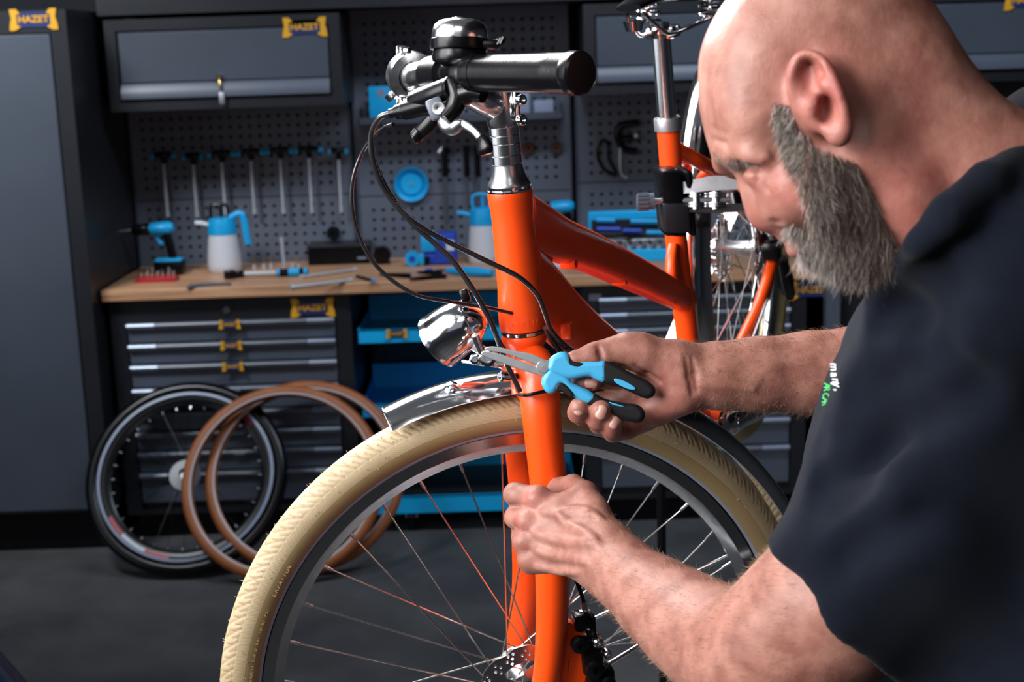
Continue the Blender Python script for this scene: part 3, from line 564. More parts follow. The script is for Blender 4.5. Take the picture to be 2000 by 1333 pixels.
def tread_tyre(c,n,parent,name='tyre'):
    x,y,a=basis(n); NU,NVv=1980,61; per=132
    U=np.arange(NU)/NU*per; ph=np.linspace(-2.35,2.35,NVv); rho=.0255
    uu,pp=np.meshgrid(U,ph,indexing='ij'); v=pp/2.35; av=np.abs(v); fu=(uu+.5*(v>0))%1.0
    def groove(d,w): return np.clip(1.4-np.abs(d)/w,0,1)
    g=np.zeros_like(v)
    # leaf-shaped blocks: long slanted cut, kink, short return cut
    l1=fu-(1-(av-.04)/.40*1.35); l1=(l1+.5)%1-.5
    g=np.maximum(g,groove(l1,.085)*((av>.05)&(av<.44)))
    l3=(fu-.62+(av-.30)/.16*.45); l3=(l3+.5)%1-.5
    g=np.maximum(g,.9*groove(l3,.06)*((av>.28)&(av<.445)))
    l2=(fu-.18+(av-.20)/.24*.35); l2=(l2+.5)%1-.5
    g=np.maximum(g,.9*groove(l2,.06)*((av>.14)&(av<.34)))
    g=np.maximum(g,groove(av-.445,.011)*(fu<.6))
    g=np.maximum(g,.7*groove(av-.05-.03*np.abs(fu-.5),.008)*(fu>.3))
    r_=rho-g*.0013+np.where(av<.46,.0005,0)
    th=np.arange(NU)/NU*2*PI
    rad=.3365+r_*np.cos(pp); ax=r_*np.sin(pp)*.98
    P_=c+rad[...,None]*(np.cos(th)[:,None,None]*x+np.sin(th)[:,None,None]*y)+ax[...,None]*a
    i=np.arange(NU)[:,None]; j=np.arange(NVv-1)[None]; i2=(i+1)%NU
    f=np.stack([i*NVv+j,i2*NVv+j,i2*NVv+j+1,i*NVv+j+1],-1).reshape(-1,4)
    me=bpy.data.meshes.new(name); root=parent
    while root.parent: root=root.parent
    vv=P_.reshape(-1,3)-np.array(root.location)
    me.vertices.add(len(vv)); me.vertices.foreach_set('co',vv.ravel()); me.loops.add(f.size); me.loops.foreach_set('vertex_index',f.ravel()); me.polygons.add(len(f)); me.polygons.foreach_set('loop_start',np.arange(len(f))*4); me.polygons.foreach_set('use_smooth',np.ones(len(f),bool))
    ul=me.uv_layers.new(name='UVMap'); uc=np.stack([uu,v],-1).reshape(-1,2)[f.ravel()]; 
    wrap=(f.reshape(-1,4)[:,1]<f.reshape(-1,4)[:,0]); uc=uc.reshape(-1,4,2); uc[wrap,1,0]+=per; uc[wrap,2,0]+=per; ul.data.foreach_set('uv',uc.ravel())
    at_=me.attributes.new('groove','FLOAT','POINT'); at_.data.foreach_set('value',g.ravel().astype(np.float32)); me.update(calc_edges=True)
    return link(name,me,'cream',parent)
M['rimalu']=mat('anodised_rim_alloy',(.5,.52,.55),.22,1,var=.06,vs=40)
M['spoke']=mat('stainless_spoke',(.75,.74,.72),.22,1)
M['cream_side']=mat('moulded_lettering',(.34,.245,.12),.5,var=.05)
M['cream_plain']=mat('cream_rubber',(.5,.4,.2),.6,var=.1,bump=.2)
def wheel(c,n,parent,front=True,hubc=None):
    hc=c if hubc is None else hubc; x,y,a=basis(n)
    rim=MB().ring(c,n,.30,[(.0165,.0125),(.014,.0138),(.001,.0125),(-.0015,.011),(-.011,.0045),(-.012,0),(-.011,-.0045),(-.0015,-.011),(.001,-.0125),(.014,-.0138),(.0165,-.0125),(.012,-.010),(.006,0),(.012,.010)],160,True).build('wheel','rimalu',parent,sharp=25)
    if front: tread_tyre(c,n,rim)
    else: MB().ring(c,n,.3365,torus_prof(.0255,.025,18,2),120).build('tyre','cream_plain',rim)
    if front:
        MB().ring(c,n,.3165,[(.003,.0185),(-.0005,.0168),(-.0005,.0164),(.003,.018)],160).build('reflective_ring','greystrip',rim)
    ns=36; off=R(4.2) if front else 0
    for i in range(ns):
        th=off+2*PI*i/ns; d=x*math.cos(th)+y*math.sin(th); side=1 if i%2 else -1; lead=1 if i%4<2 else -1
        th2=th+lead*R(62); e=x*math.cos(th2)+y*math.sin(th2); hr=.029 if front else .03
        A_=c+d*.288+a*side*.001; B_=hc+e*hr+a*side*(.030 if not front else .027); q=nrm(B_-A_)
        sp=MB().tube([A_,B_],.00105,6).build('spoke','spoke',rim)
        MB().tube([A_-q*.004,A_+q*.002,A_+q*.010,A_+q*.0125],[.0022,.0021,.0019,.0013],8).build('nipple','alu',sp)
    MB().lathe(hc-n*.036,n,[(0,0),(.031,0),(.031,.003),(.016,.008),(.013,.02),(.013,.052),(.016,.064),(.031,.069),(.031,.072),(.012,.074),(.010,.088),(0,.088)],36).build('hub','alu' if front else 'satin',rim)
    return rim
HC=WC-SA*.010
fw=wheel(WC,WN,bike,True,HC)
# rubber whiskers along the tyre
x_,y_,_a=basis(WN); g=MB()
for k in range(420):
    th=random.random()*2*PI; p_=random.choice([-1.35,-.9,-.35,.0,.35,.9,1.35,1.6])+random.uniform(-.04,.04); d=x_*math.cos(th)+y_*math.sin(th)
    nn=d*math.cos(p_)+WN*math.sin(p_); b_=WC+d*.3365+nn*.0253; tip=b_+(nn+V(*rng.normal(0,.35,3)))*random.uniform(.0015,.004)
    g.tube([b_,tip],[.0004,.0002],3,caps=False)
g.build('rubber_whiskers','cream_plain',fw,kind='stuff',recalc=False)
# moulded lettering on the side wall
def arctext(s,px,py,size,rr,step):
    p=wp(px,py)-WC; a0=math.atan2(p@y_,p@x_); 
    sgn=1 if np.dot(np.cross(x_,y_),WN)>0 else -1
    g=[]
    for k,chh in enumerate(s):
        if chh==' ': continue
        th=a0-sgn*k*step/rr; d=x_*math.cos(th)+y_*math.sin(th); tg=np.cross(WN,d)*-1   # reading direction, clockwise seen from the front
        nn=nrm(d*.35+WN); up_=nrm(d-nn*np.dot(d,nn)); g.append((chh,(tg,up_,nn,WC+d*rr+WN*.0243)))
    return g
for s,px,py,sz,stp in (('CREATION',548,1150,.0068,.0052),('50-700x40C|3.5-6.0 bar 50-85 PSI',487,1345,.0052,.0036)):
    for chh,mt_ in arctext(s,px,py,sz,.3285,stp): text3d('lettering',chh,sz,mt_,'cream_side',[c_ for c_ in fw.children if c_.name.startswith('tyre')][0] if False else fw,depth=.0006,bold=-.00008)
# brake rotor (front): real perforations
def rotor(c,n,r,parent,m_='rotor'):
    x,y,a=basis(n); out=[]; 
    for k in range(180):
        t=2*PI*k/180; w_=(t*10/(2*PI))%1; rr=r*(1-.045*max(0,math.sin(w_*2*PI))**1.0*(w_<.5)); out.append((rr*math.cos(t),rr*math.sin(t)))
    holes=[]
    for k in range(10):
        t0=2*PI*k/10
        for rr,dt in ((.95,.03),(.95,.13),(.87,.08),(.87,.20),(.79,.13),(.95,.42),(.87,.36),(.87,.50),(.79,.44)):
            t=t0+dt; cx,cy=r*(rr-.03)*math.cos(t),r*(rr-.03)*math.sin(t); holes.append([(cx+.0021*math.cos(q*PI/4),cy+.0021*math.sin(q*PI/4)) for q in range(8)])
    for k in range(5):
        t0=2*PI*k/5+.12; hh=[]
        for rr,tt in ((.70,.0),(.715,.25),(.715,.6),(.70,.92),(.60,.98),(.42,.80),(.36,.66),(.50,.45),(.60,.2)): hh.append((r*rr*math.cos(t0+tt),r*rr*math.sin(t0+tt)))
        holes.append(hh)
    holes.append([(.018*math.cos(q*PI/12),.018*math.sin(q*PI/12)) for q in range(24)])
    o=poly2d('brake_rotor',out,holes,.0018,(x,y,a,c),'rotor',parent)
    MB().lathe(c-n*.002,n,[(0,0),(.024,0),(.024,.004),(.014,.010),(0,.010)],30).build('rotor_carrier','black',o)
    return o
M['rotor']=mat('rotor_steel',(.42,.42,.45),.3,1,var=.1,vs=80)
rotor(HC+WN*.041,WN,.071,fw)
MB().tube([HC+WN*.04,HC+WN*.07],.008,14).build('axle_end','chrome',fw)
# fork -----------------------------------------------------------
near=[(1038,705,.014,.0222),(1050,735,.040,.0245),(1055,780,.054,.0225),(1060,840,.060,.0215),(1070,930,.062,.0212),(1078,1040,.062,.0210),(1080,1130,.062,.0202),(1078,1210,.061,.0188),(1072,1290,.060,.0170),(1063,1345,.060,.0160)]
far=[(1022,700,-.020,.020),(1012,735,-.042,.021),(1012,800,-.056,.0205),(1018,870,-.060,.020),(1026,960,-.062,.020),(1031,1060,-.062,.020),(1030,1140,-.062,.019),(1021,1215,-.061,.018),(1012,1290,-.060,.016)]
fork=MB().lathe(hs(-.006),-SA,[(0,0),(.0250,0),(.0262,.004),(.0262,.007),(.0245,.011),(.0215,.017),(.0208,.026),(.0208,.050),(.018,.052),(0,.052)],40).build('fork','orange',bike)
for pts in (near,far):
    q=cr([np.concatenate([wp(a,b,c_),[r_]]) for a,b,c_,r_ in pts],6)
    MB().tube(q[:,:3],q[:,3],28).build('fork_leg','orange',fork)
g=MB()                                      # shoulder between steerer and legs, with weld ripples
q=cr([np.concatenate([hs(-.038),[.0204]]),np.concatenate([hs(-.050),[.0224]]),np.concatenate([hs(-.064,-.004,.010),[.0256]]),np.concatenate([wp(1048,750,.034),[.0250]])],6)
g.tube(q[:,:3],q[:,3],32); g.build('fork_crown','orange',fork)
g=MB()
for k in range(12):
    t=R(-62+k*11); d=math.cos(t)*nrm(SN*.97+ST*.1)+math.sin(t)*ST*-1; p_=hs(-.041)+d*.0218
    q=[p_+SA*.006,p_+d*.0012+SA*.001,p_-SA*.006]; g.tube(cr(q,3),[.0011]*len(cr(q,3)),6)
g.build('weld_bead','orange',fork,kind='stuff')
MB().tube(cr([wp(1016,771,.052),wp(1030,772,.078),wp(1060,766,.0835),wp(1090,760,.078),wp(1094,760,.06)],6),.0022,8,sq=3,asp=1.6).build('zip_tie','black',fork)
g=MB(); g.tube([wp(1090,1265,.058),wp(1110,1290,.056)],[.012,.013],12); 
poly2d('brake_mount',[(-.0,.048),(.012,.044),(.026,.032),(.030,.0),(.022,-.035),(.012,-.06),(-.01,-.06),(-.012,.02)],[[(.004,.0),(.009,.0),(.007,-.018),(.003,-.018)]],.012,(-ST,SA,WN,wp(1098,1285,.052)),'orange',fork,bevel=.002)
# caliper
cal=MB(); c0=wp(1148,1278,.056); XA,YA=-ST,SA
cal.box(c0+XA*.004,(.026,.03,.052),np.stack([XA,WN,YA],1),.007); cal.box(c0+XA*.012-YA*.030,(.034,.03,.026),np.stack([XA,WN,YA],1),.008)
cal=cal.build('brake_caliper','black',bike,bev=.001)
for dx,dy,r_,m_ in ((-.012,.022,.010,'black'),(.010,.021,.0065,'chrome'),(.004,-.012,.011,'black'),(.018,-.034,.009,'black'),(-.004,-.040,.008,'black'),(.020,.004,.005,'chrome')):
    MB().lathe(c0+XA*dx+YA*dy+WN*.01,WN,[(0,0),(r_,0),(r_,.009),(r_*.7,.011),(r_*.35,.011),(r_*.35,.007),(0,.007)],18).build('caliper_bolt',m_,cal)
MB().box(c0-XA*.004+YA*.045,(.020,.022,.022),np.stack([XA,WN,YA],1),.004).box(c0+XA*.006+YA*.036,(.012,.018,.03),np.stack([XA,WN,YA],1),.003).build('adapter_block','black',cal)
MB().lathe(c0+YA*.054+XA*.001,YA,[(0,0),(.0062,0),(.0065,.004),(.0045,.0045),(.004,.014),(0,.014)],16).build('hose_fitting','chrome',cal)
MB().tube(cr([c0+YA*.066+XA*.0,wp(1138,1170,.058),wp(1128,1140,.06),wp(1112,1095,.045),wp(1090,1020,.03)],5),.0026,10).build('brake_hose','rubber',cal)
# head tube, headset, spacers, stem ------------------------------------
M['orange_d']=M['orange']
ht=MB().lathe(hs(0),SA,[(.0,.0),(.0262,0),(.0268,.003),(.0270,.012),(.0262,.030),(.0245,.05),(.0238,.09),(.0235,HL-.035),(.0240,HL-.022),(.0252,HL-.010),(.0255,HL-.003),(.0250,HL),(0,HL)],56).build('head_tube','orange',bike)
for k,chh in enumerate('670110'):
    t=R(-36+k*13); d=math.cos(t)*SN-math.sin(t)*ST; tg=-math.sin(t)*SN-math.cos(t)*ST
    text3d('stamped_number',chh,.0085,(tg,SA,d,hs(.0105)+d*.0268),'orange',ht,depth=.0005)
MB().lathe(hs(-.005),SA,[(.020,0),(.0256,0),(.0258,.0035),(.020,.0045)],48).build('headset_ring','chrome',bike)
MB().lathe(hs(HL),SA,[(.021,0),(.0252,.0),(.0254,.002),(.0235,.0025),(.0240,.0045),(.0243,.006)],48).build('headset_ring','chrome',bike)
MB().lathe(hs(HL+.006),SA,[(0,0),(.0240,.0),(.0240,.002),(.0215,.006),(.0188,.012),(.0172,.019),(.0165,.0232),(0,.0235)],48).build('headset_cone','alu',bike)
s0=HL+.0298
for hh_ in (.0103,.0130,.0092,.0092): MB().lathe(hs(s0),SA,[(0,0),(.0162,0),(.0166,.0005),(.0166,hh_-.0008),(.0162,hh_-.0003),(0,hh_-.0003)],40).build('spacer','satin_chrome',bike); s0+=hh_
s1_=s0
q=at(992,250,1.545); 
stem=MB().lathe(hs(s1_),SA,[(0,0),(.0170,0),(.0178,.003),(.0180,.040),(.0172,.044),(0,.045)],40)
BC=at(806,150,1.475)                                   # bar clamp centre
BN=nrm(WN+V(.02,0,0))
qq=cr([np.concatenate([hs(s1_+.006),[.0165]]),np.concatenate([hs(s1_+.022,.006),[.0175]]),np.concatenate([at(948,197,1.535),[.0165]]),np.concatenate([at(905,176,1.52),[.0155]]),np.concatenate([at(862,163,1.50),[.015]]),np.concatenate([BC+nrm(at(862,163,1.50)-BC)*.012,[.0165]])],6)
stem.tube(qq[:,:3],qq[:,3],28)
stem=stem.build('stem','satin_chrome',bike)
e=RT
MB().box(hs(s1_+.022)+nrm(RT*.9-FW*.5)*.016,(.012,.020,.036),np.stack([RT,FW,UP],1),.004).build('stem_clamp','chrome',stem)
for px,py in ((1015,196),(1016,235)):
    c_=at(px,py,1.535); MB().lathe(c_,-FW*.8+RT*.6,[(0,0),(.0062,0),(.0064,.004),(.0055,.006),(.003,.006),(.003,.003),(0,.003)],18).build('bolt','chrome',stem)
MB().lathe(BC-BN*.021,BN,[(.0168,0),(.0252,.001),(.0260,.005),(.0260,.030),(.0250,.034),(.0168,.035)],40).build('bar_clamp','satin_chrome',stem)
for sx,sy in ((-1,1),(1,1),(-1,-1),(1,-1)):
    c_=BC+BN*(.013*sx)+nrm(-RT*.35+UP*.95*sy)*.0275; MB().box(c_,(.012,.010,.011),np.stack([RT,FW,UP],1),.002).build('clamp_lug','chrome',stem)
# handlebar
GA=at(925,143,1.315); GE=at(1127,143,1.212); GD=nrm(GE-GA)
def barpath(P0,N_,GA_,GE_): return cr([P0,P0+N_*.035,P0*.3+(GA_)*.7+N_*.004,GA_,GE_],8)
bar=MB(); bp_=cr([BC-BN*.19,BC,BC+(at(846,145,1.42)-BC)*1.0,at(883,143,1.365),GA,GE],8); 
rr_=np.interp(np.linspace(0,1,len(bp_)),[0,.25,.4,.5,1],[.0159,.0159,.0159,.0125,.0111]); bar.tube(bp_[6:],rr_[6:],24)
bar=bar.build('handlebar','satin_chrome',bike)
# far half of the bar, mirrored across the stem
far_=cr([BC-BN*.02,at(792,147,1.58),at(812,142,1.69),at(900,140,1.74),at(1000,139,1.76),at(1156,134,1.77)],8); MB().tube(far_,np.interp(np.linspace(0,1,len(far_)),[0,.2,.4,1],[.0159,.0159,.0111,.0111]),20).build('bar_half','chrome',bar)
fg=far_[-15:]; MB().tube(fg,[.0165]*len(fg),20).build('grip','rubber',bar)
text3d('bar_lettering','ergotec',.0095,(-UP,nrm(BN),-nrm(WN*.2+ST*-.1)-FW*1.0,at(806,140,1.452)),'white',bar,depth=.0002) if False else None
for k,chh in enumerate('gotec'):
    t=R(10+k*0); c_=at(797+k*4.2,143-k*.6,1.446); text3d('bar_lettering',chh,.0075,(RT,UP,-FW,c_),'white',bar,depth=.0002)
grip=MB().tube([GA-GD*.006,GA-GD*.004,GA,GA+GD*.012,GA+GD*.03,GA*.5+GE*.5,GE-GD*.034,GE-GD*.030,GE-GD*.026,GE-GD*.006],[.0145,.0168,.0172,.0170,.0168,.0170,.0176,.0180,.0178,.0182],36).build('grip','rubber',bike)
MB().tube([GE-GD*.007,GE-GD*.005,GE+GD*.004,GE+GD*.006],[.0178,.0192,.0190,.0170],36).build('end_plug','black',grip)
MB().tube([GA+GD*.004,GA+GD*.010],[.0176,.0176],36).build('grip_ring','black',grip)
# bell
bc=at(898,97,1.335); BU=nrm(UP*.995-FW*.10+RT*.02)
bell=MB().lathe(bc-BU*.010,BU,[(0,-.004),(.018,-.004),(.0255,-.001),(.0265,.003),(.0245,.0105),(0,.0105)],40).build('bell','black',bike)
MB().lathe(bc+BU*.0015,BU,[(0,-.002),(.0275,-.002),(.0280,.0),(.0280,.0075),(.0265,.0085),(0,.0085)],40).build('turn_ring','black',bell)
MB().lathe(bc+BU*.0092,BU,[(0,0),(.0262,0),(.0266,.002),(.0262,.008),(.0245,.0130),(.0205,.0165),(.014,.0185),(.0085,.0190),(.0080,.0202),(0,.0204)],44).build('bell_dome','satin_chrome',bell)
g=MB(); kd=nrm(RT*.92-FW*.35)
for k in range(6): g.tube([bc+kd*.027+BU*.005+nrm(RT*.35-FW*.9)*(-.010+k*.0045)-RT*.0+RT*(.004+k*.001)-BU*.004,bc+kd*.030+BU*.0+nrm(RT*.35-FW*.9)*(-.010+k*.0045)+RT*(.004+k*.001)+BU*.007],.0022,8)
g.box(bc+kd*.029+BU*.002,(.020,.014,.008),np.stack([RT,FW,UP],1),.002); g.build('thumb_lever','black',bell)
MB().lathe(at(936,68,1.325),nrm(-FW+RT*.3),[(0,0),(.0038,0),(.0034,.002),(.0015,.002),(0,.001)],12).build('rivet','chrome',bell)
MB().tube(bp_[16:24],.0185,24).build('bell_clamp','black',bell)
# brake lever, left
def A3(l): return cr([np.concatenate([at(a,b,c_),[r_]]) for a,b,c_,r_ in l],5)
def tb(l,name,m_,par,n=20,**k): q=A3(l); return MB().tube(q[:,:3],q[:,3],n,**k).build(name,m_,par)
lv=tb([(812,198,1.375,.0105),(826,193,1.365,.0112),(850,185,1.35,.0115),(884,172,1.335,.0118)],'brake_lever','black',bike)
MB().lathe(at(884,172,1.334),nrm(at(884,172,1.33)-at(850,185,1.355)),[(0,-.001),(.0118,-.001),(.0124,.001),(.0118,.004),(0,.004)],28).build('reservoir_cap','black',lv)
tb([(776,219,1.385,.0072),(790,216,1.38,.0082),(792,216,1.38,.0092),(815,210,1.37,.0096),(850,200,1.355,.0100)],'master_cylinder','black',lv)
tb([(762,222,1.39,.0048),(770,220,1.388,.0052),(780,218,1.385,.0056)],'hose_boot','rubber',lv)
tb([(880,152,1.33,.006),(886,170,1.332,.008),(893,190,1.332,.0095),(886,212,1.332,.009),(868,232,1.33,.007)],'lever_bracket','black',lv)
c_=A3([(893,142,1.352,.0182),(905,142,1.340,.0182)]); MB().tube(c_[:,:3],c_[:,3],28).build('lever_clamp','black',lv)
MB().box(at(852,213,1.335),(.016,.012,.020),np.stack([nrm(RT+UP*.4),FW,nrm(UP-RT*.4)],1),.003).build('pivot_block','handle_grey',lv)
MB().lathe(at(856,212,1.328),-FW,[(0,0),(.006,0),(.006,.002),(.0035,.002),(0,.001)],18).build('pivot_bolt','alu',lv)
tb([(862,236,1.335,.0060),(872,248,1.33,.0068),(884,252,1.328,.0064),(896,244,1.325,.0055),(904,242,1.325,.0050),(915,248,1.32,.0046),(928,258,1.316,.0042),(938,270,1.312,.0042),(940,279,1.31,.0050)],'lever_blade','alu',lv,asp=.7)
tb([(938,268,1.310,.0052),(944,282,1.308,.0092),(948,294,1.307,.0098),(950,302,1.307,.0070)],'lever_tip','black',lv,asp=.6)
tb([(846,232,1.35,.0070),(832,248,1.355,.0075),(820,260,1.36,.0070)],'shift_lever','black',lv,asp=.6)
tb([(820,256,1.36,.0062),(812,268,1.362,.0068),(806,272,1.362,.0050)],'shift_tip','black',lv)
tb([(905,185,1.33,.011),(925,180,1.325,.010),(945,185,1.32,.008)],'shifter_body','black',lv)
lv2=tb([(772,196,1.50,.006),(790,188,1.50,.009),(815,182,1.50,.010),(840,176,1.50,.009)],'brake_lever','chrome',bike)
MB().lathe(at(767,192,1.498),nrm(-RT+UP),[(0,0),(.006,0),(.006,.006),(.003,.006),(0,.004)],14).build('pivot_bolt','chrome',lv2)
# cables
M['hose']=mat('glossy_black_hose',(.018,.018,.02),.22,coat=.5)
def cable(l,name,r=.0026,par=bike): q=cr([at(*p_) for p_ in l],8); return MB().tube(q,r,10).build(name,'hose',par)
cable([(768,243,1.40),(738,258,1.42),(708,298,1.45),(690,348,1.46),(687,400,1.47),(698,452,1.48),(722,503,1.49),(762,545,1.50),(815,577,1.51),(870,588,1.53),(905,594,1.55),(950,601,1.565),(1000,612,1.59)],'cable',.0022)
cable([(764,222,1.39),(742,230,1.395),(725,262,1.41),(728,312,1.42),(752,372,1.44),(800,428,1.45),(870,470,1.47),(950,510,1.485),(1012,541,1.50),(1048,575,1.52),(1064,612,1.545),(1076,645,1.57),(1100,672,1.60),(1125,690,1.64)],'brake_hose',.0029)
cable([(765,226,1.40),(745,232,1.41),(728,262,1.425),(731,315,1.43),(757,372,1.445),(795,425,1.455),(838,466,1.465),(880,505,1.47),(912,548,1.475),(935,585,1.48),(958,628,1.49),(975,672,1.505),(990,712,1.52),(1006,745,1.53),(1016,765,1.535)],'brake_hose',.0029)
for l in ([(1066,640,1.58),(1080,668,1.60),(1105,700,1.63)],[(1072,640,1.60),(1095,672,1.63),(1130,695,1.66)]): cable(l,'cable',.0034)
# frame tubes ----------------------------------------------------------
def ftube(l,name,asp,n=28,sq=3,m_='orange',off=0): q=cr([np.concatenate([fp(a,b,off),[r_]]) for a,b,r_ in l],6); return MB().tube(q[:,:3],q[:,3],n,ref=FL,asp=asp,sq=sq,twist=.0).build(name,m_,bike)
# tube() takes x=ref x tangent (in-plane height) scaled by asp, y along FL
def ftube2(l,name,m_='orange',sq=3):
    q=cr([np.concatenate([fp(a,b),[h_,w_]]) for a,b,h_,w_ in l],6); return MB().tube(q[:,:3],q[:,4],32,ref=FL,asp=q[:,3]/q[:,4],sq=sq).build(name,m_,bike)
ftube2([(1018,432,.034,.018),(1050,448,.032,.019),(1095,470,.0275,.0195),(1150,493,.0262,.020),(1205,519,.0255,.020),(1260,546,.0240,.020),(1305,569,.0220,.018),(1340,588,.0200,.016)],'top_tube')
ftube2([(1022,540,.040,.020),(1055,575,.040,.022),(1110,632,.036,.024),(1180,690,.033,.025),(1260,748,.031,.025),(1330,800,.029,.024),(1366,825,.024,.022)],'down_tube')
ftube2([(1030,492,.052,.011),(1050,500,.040,.011),(1066,508,.022,.009)],'gusset')
q=cr([np.concatenate([fp(a,b),[r_]]) for a,b,r_ in ((1305,252,.0172),(1311,330,.0172),(1318,430,.0172),(1326,520,.0172),(1336,600,.0178),(1348,720,.0178),(1362,825,.0178))],5)
MB().tube(q[:,:3],q[:,3],28).build('seat_tube','orange',bike)
ftube2([(1345,592,.020,.012),(1322,560,.030,.011),(1315,520,.022,.010),(1316,478,.010,.008)],'seat_gusset')
BB=fp(1366,826); MB().lathe(BB-FL*.037,FL,[(0,0),(.0205,0),(.0215,.003),(.0215,.071),(.0205,.074),(0,.074)],32).build('bottom_bracket','orange',bike)
MB().lathe(BB+FL*.037,FL,[(0,0),(.019,0),(.019,.006),(.012,.008),(.012,.016),(0,.016)],28).build('bearing_cup','black',bike)
cp=BB+FL*.052; cd=nrm(RT*.60+FW*.78+UP*.16)
ck=MB().tube([cp-cd*.02,cp-cd*.008,cp+cd*.01,cp+cd*.04,cp+cd*.12,cp+cd*.15,cp+cd*.172,cp+cd*.182],[.012,.0185,.0178,.0140,.0132,.0145,.0160,.013],22,ref=FL,asp=1.1).build('crank_arm','chrome',bike)
MB().lathe(cp+FL*.012,FL,[(0,0),(.011,0),(.011,.004),(.008,.006),(0,.005)],22).build('crank_bolt','chrome',ck)
MB().lathe(cp+cd*.170+FL*.010,FL,[(0,0),(.008,0),(.009,.005),(.006,.005),(.006,-.001),(0,-.001)],18).build('pedal_thread','satin',ck)
# bosses under the top tube
for a,b in ((1103,514),(1203,548),(1300,587)): MB().lathe(fp(a,b,-.0)+FL*-.004,FL,[(0,0),(.0075,0),(.0078,.014),(.0060,.019),(.0030,.019),(.0030,.012),(0,.012)],16).build('cable_boss','orange',bike)
MB().box(fp(1108,646,.026),(.014,.014,.02),np.stack([REAR,FL,SA],1),.003).build('cable_guide','orange',bike)
# stays, rear wheel
LD=RH+FL*.068; RD=RH-FL*.068
def stay(l,name): q=cr([np.concatenate([p_,[r_]]) for p_,r_ in l],6); return MB().tube(q[:,:3],q[:,3],20).build(name,'orange',bike)
stay([(fp(1318,290),.0125),(fp(1365,316,.030),.0115),(fp(1425,352,.045),.0105),(LD*.6+fp(1425,352,.045)*.4,.0095),(LD+SA*.03,.0085)],'seat_stay')
stay([(fp(1318,300),.0125),(fp(1345,330,-.035),.0115),(fp(1380,345,-.05),.0105),(RD*.6+fp(1380,345,-.05)*.4,.0095),(RD+SA*.03,.0085)],'seat_stay')
stay([(BB+FL*.03+REAR*.015,.013),(BB*.7+LD*.3+FL*.012,.0115),(BB*.35+LD*.65+FL*.014,.0115),(LD-SA*.005-REAR*.02,.0105)],'chain_stay')
stay([(BB-FL*.03+REAR*.015,.013),(BB*.7+RD*.3-FL*.008,.0115),(BB*.35+RD*.65-FL*.01,.0105),(RD-SA*.005-REAR*.02,.009)],'chain_stay')
for D_ in (LD,RD): poly2d('dropout',[(-.03,-.02),(.0,-.03),(.02,-.01),(.018,.02),(.005,.04),(-.015,.035)],[[(.006*math.cos(q*PI/6),.006*math.sin(q*PI/6)) for q in range(12)]],.006,(REAR,SA,FL,D_),'orange',bike)
rw=wheel(RH,FL,bike,False)
for i,rr in enumerate((.062,.055,.048,.042,.036,.030)):
    g=MB().lathe(RH-FL*(.036+i*.0045),FL,[(.018,0),(rr,0),(rr,.0018),(.018,.0018)],36); xx,yy,_=basis(FL)
    for k in range(int(rr*520)): th=2*PI*k/int(rr*520); g.box(RH-FL*(.0351+i*.0045)+(xx*math.cos(th)+yy*math.sin(th))*(rr+.0015),(.004,.004,.0018))
    g.build('sprocket','chrome',rw)
rotor(RH+FL*.042,FL,.08,rw)
MB().box(LD+SA*.055+REAR*-.005,(.05,.03,.045),np.stack([REAR,FL,SA],1),.008).box(LD+SA*.005-REAR*.05,(.035,.034,.035),np.stack([REAR,FL,SA],1),.008).lathe(LD+SA*.02-REAR*.03,FL,[(0,0),(.014,0),(.014,.018),(0,.018)],16).build('brake_caliper','black',bike)
q=cr([LD-REAR*.05-SA*.01,LD-REAR*.07-SA*.06,LD*.6+BB*.4+FL*.03+SA*.01,LD*.35+BB*.65+FL*.03],6); MB().tube(q,.0026,8).build('brake_hose','satin',bike)
MB().tube([LD+REAR*.02-SA*.03,LD+REAR*.06-SA*.08,LD+REAR*.10-SA*.12],[.012,.016,.010],10,sq=3).build('kickstand_head','black',bike)
q=[fp(1452,520,.05),fp(1395,665,.045)]
# mudguards
def guard(c,n,R0,a0,a1,half,drop,name,parent,N_=80,thick=.0012):
    prof=[]; K=12
    for k in range(K+1): t=-1+2*k/K; prof.append((-drop*abs(t)**2.4,half*t))
    inner=[(p_[0]-thick,p_[1]*.97) for p_ in prof[::-1]]
    return MB().ring(c,n,R0,prof+inner,N_,True,a0,a1).build(name,'chrome',parent,sharp=50)
def angp(c,n,px,py): x,y,_=basis(n); p_=onpl(px,py,c,n)-c; return math.atan2(p_@y,p_@x)
a0=angp(WC,WN,768,838); a1=angp(WC,WN,1540,1130)
lo,hi=min(a0,a1),max(a0,a1)
mid=angp(WC,WN,1020,760)
if not (lo<mid<hi): lo,hi=hi,lo+2*PI
fend=guard(WC,WN,.3865,lo,hi,.030,.019,'mudguard',bike)
xx,yy,_=basis(WN); 
tipa=a0; d=xx*math.cos(tipa)+yy*math.sin(tipa)
MB().ring(WC,WN,.3865,[(.0022*math.cos(t)-.019*0,.0022*math.sin(t)) for t in np.linspace(0,2*PI,6)[:-1]],2,True,tipa-.002,tipa+.002) if False else None
edge=[WC+d*(.3865-.019*abs(t)**2.4)+WN*.030*t for t in np.linspace(-1,1,17)]; MB().tube(edge,.0016,8).build('rolled_edge','chrome',fend)
dd=angp(WC,WN,888,790); d=xx*math.cos(dd)+yy*math.sin(dd); MB().lathe(WC+d*.3835+WN*.012,nrm(d+WN*.45),[(0,.0005),(.008,.0002),(.0085,.0022),(.006,.004),(0,.0048)],20).build('rivet','chrome',fend)
for off,(e1,e2) in ((.052,((1100,1352),(1540,1082))),(-.052,((1035,1268),(1500,1050)))):
    MB().tube([wp(*e1,off),wp(*e2,off*.7)],.0027,12).build('mudguard_stay','chrome',fend)
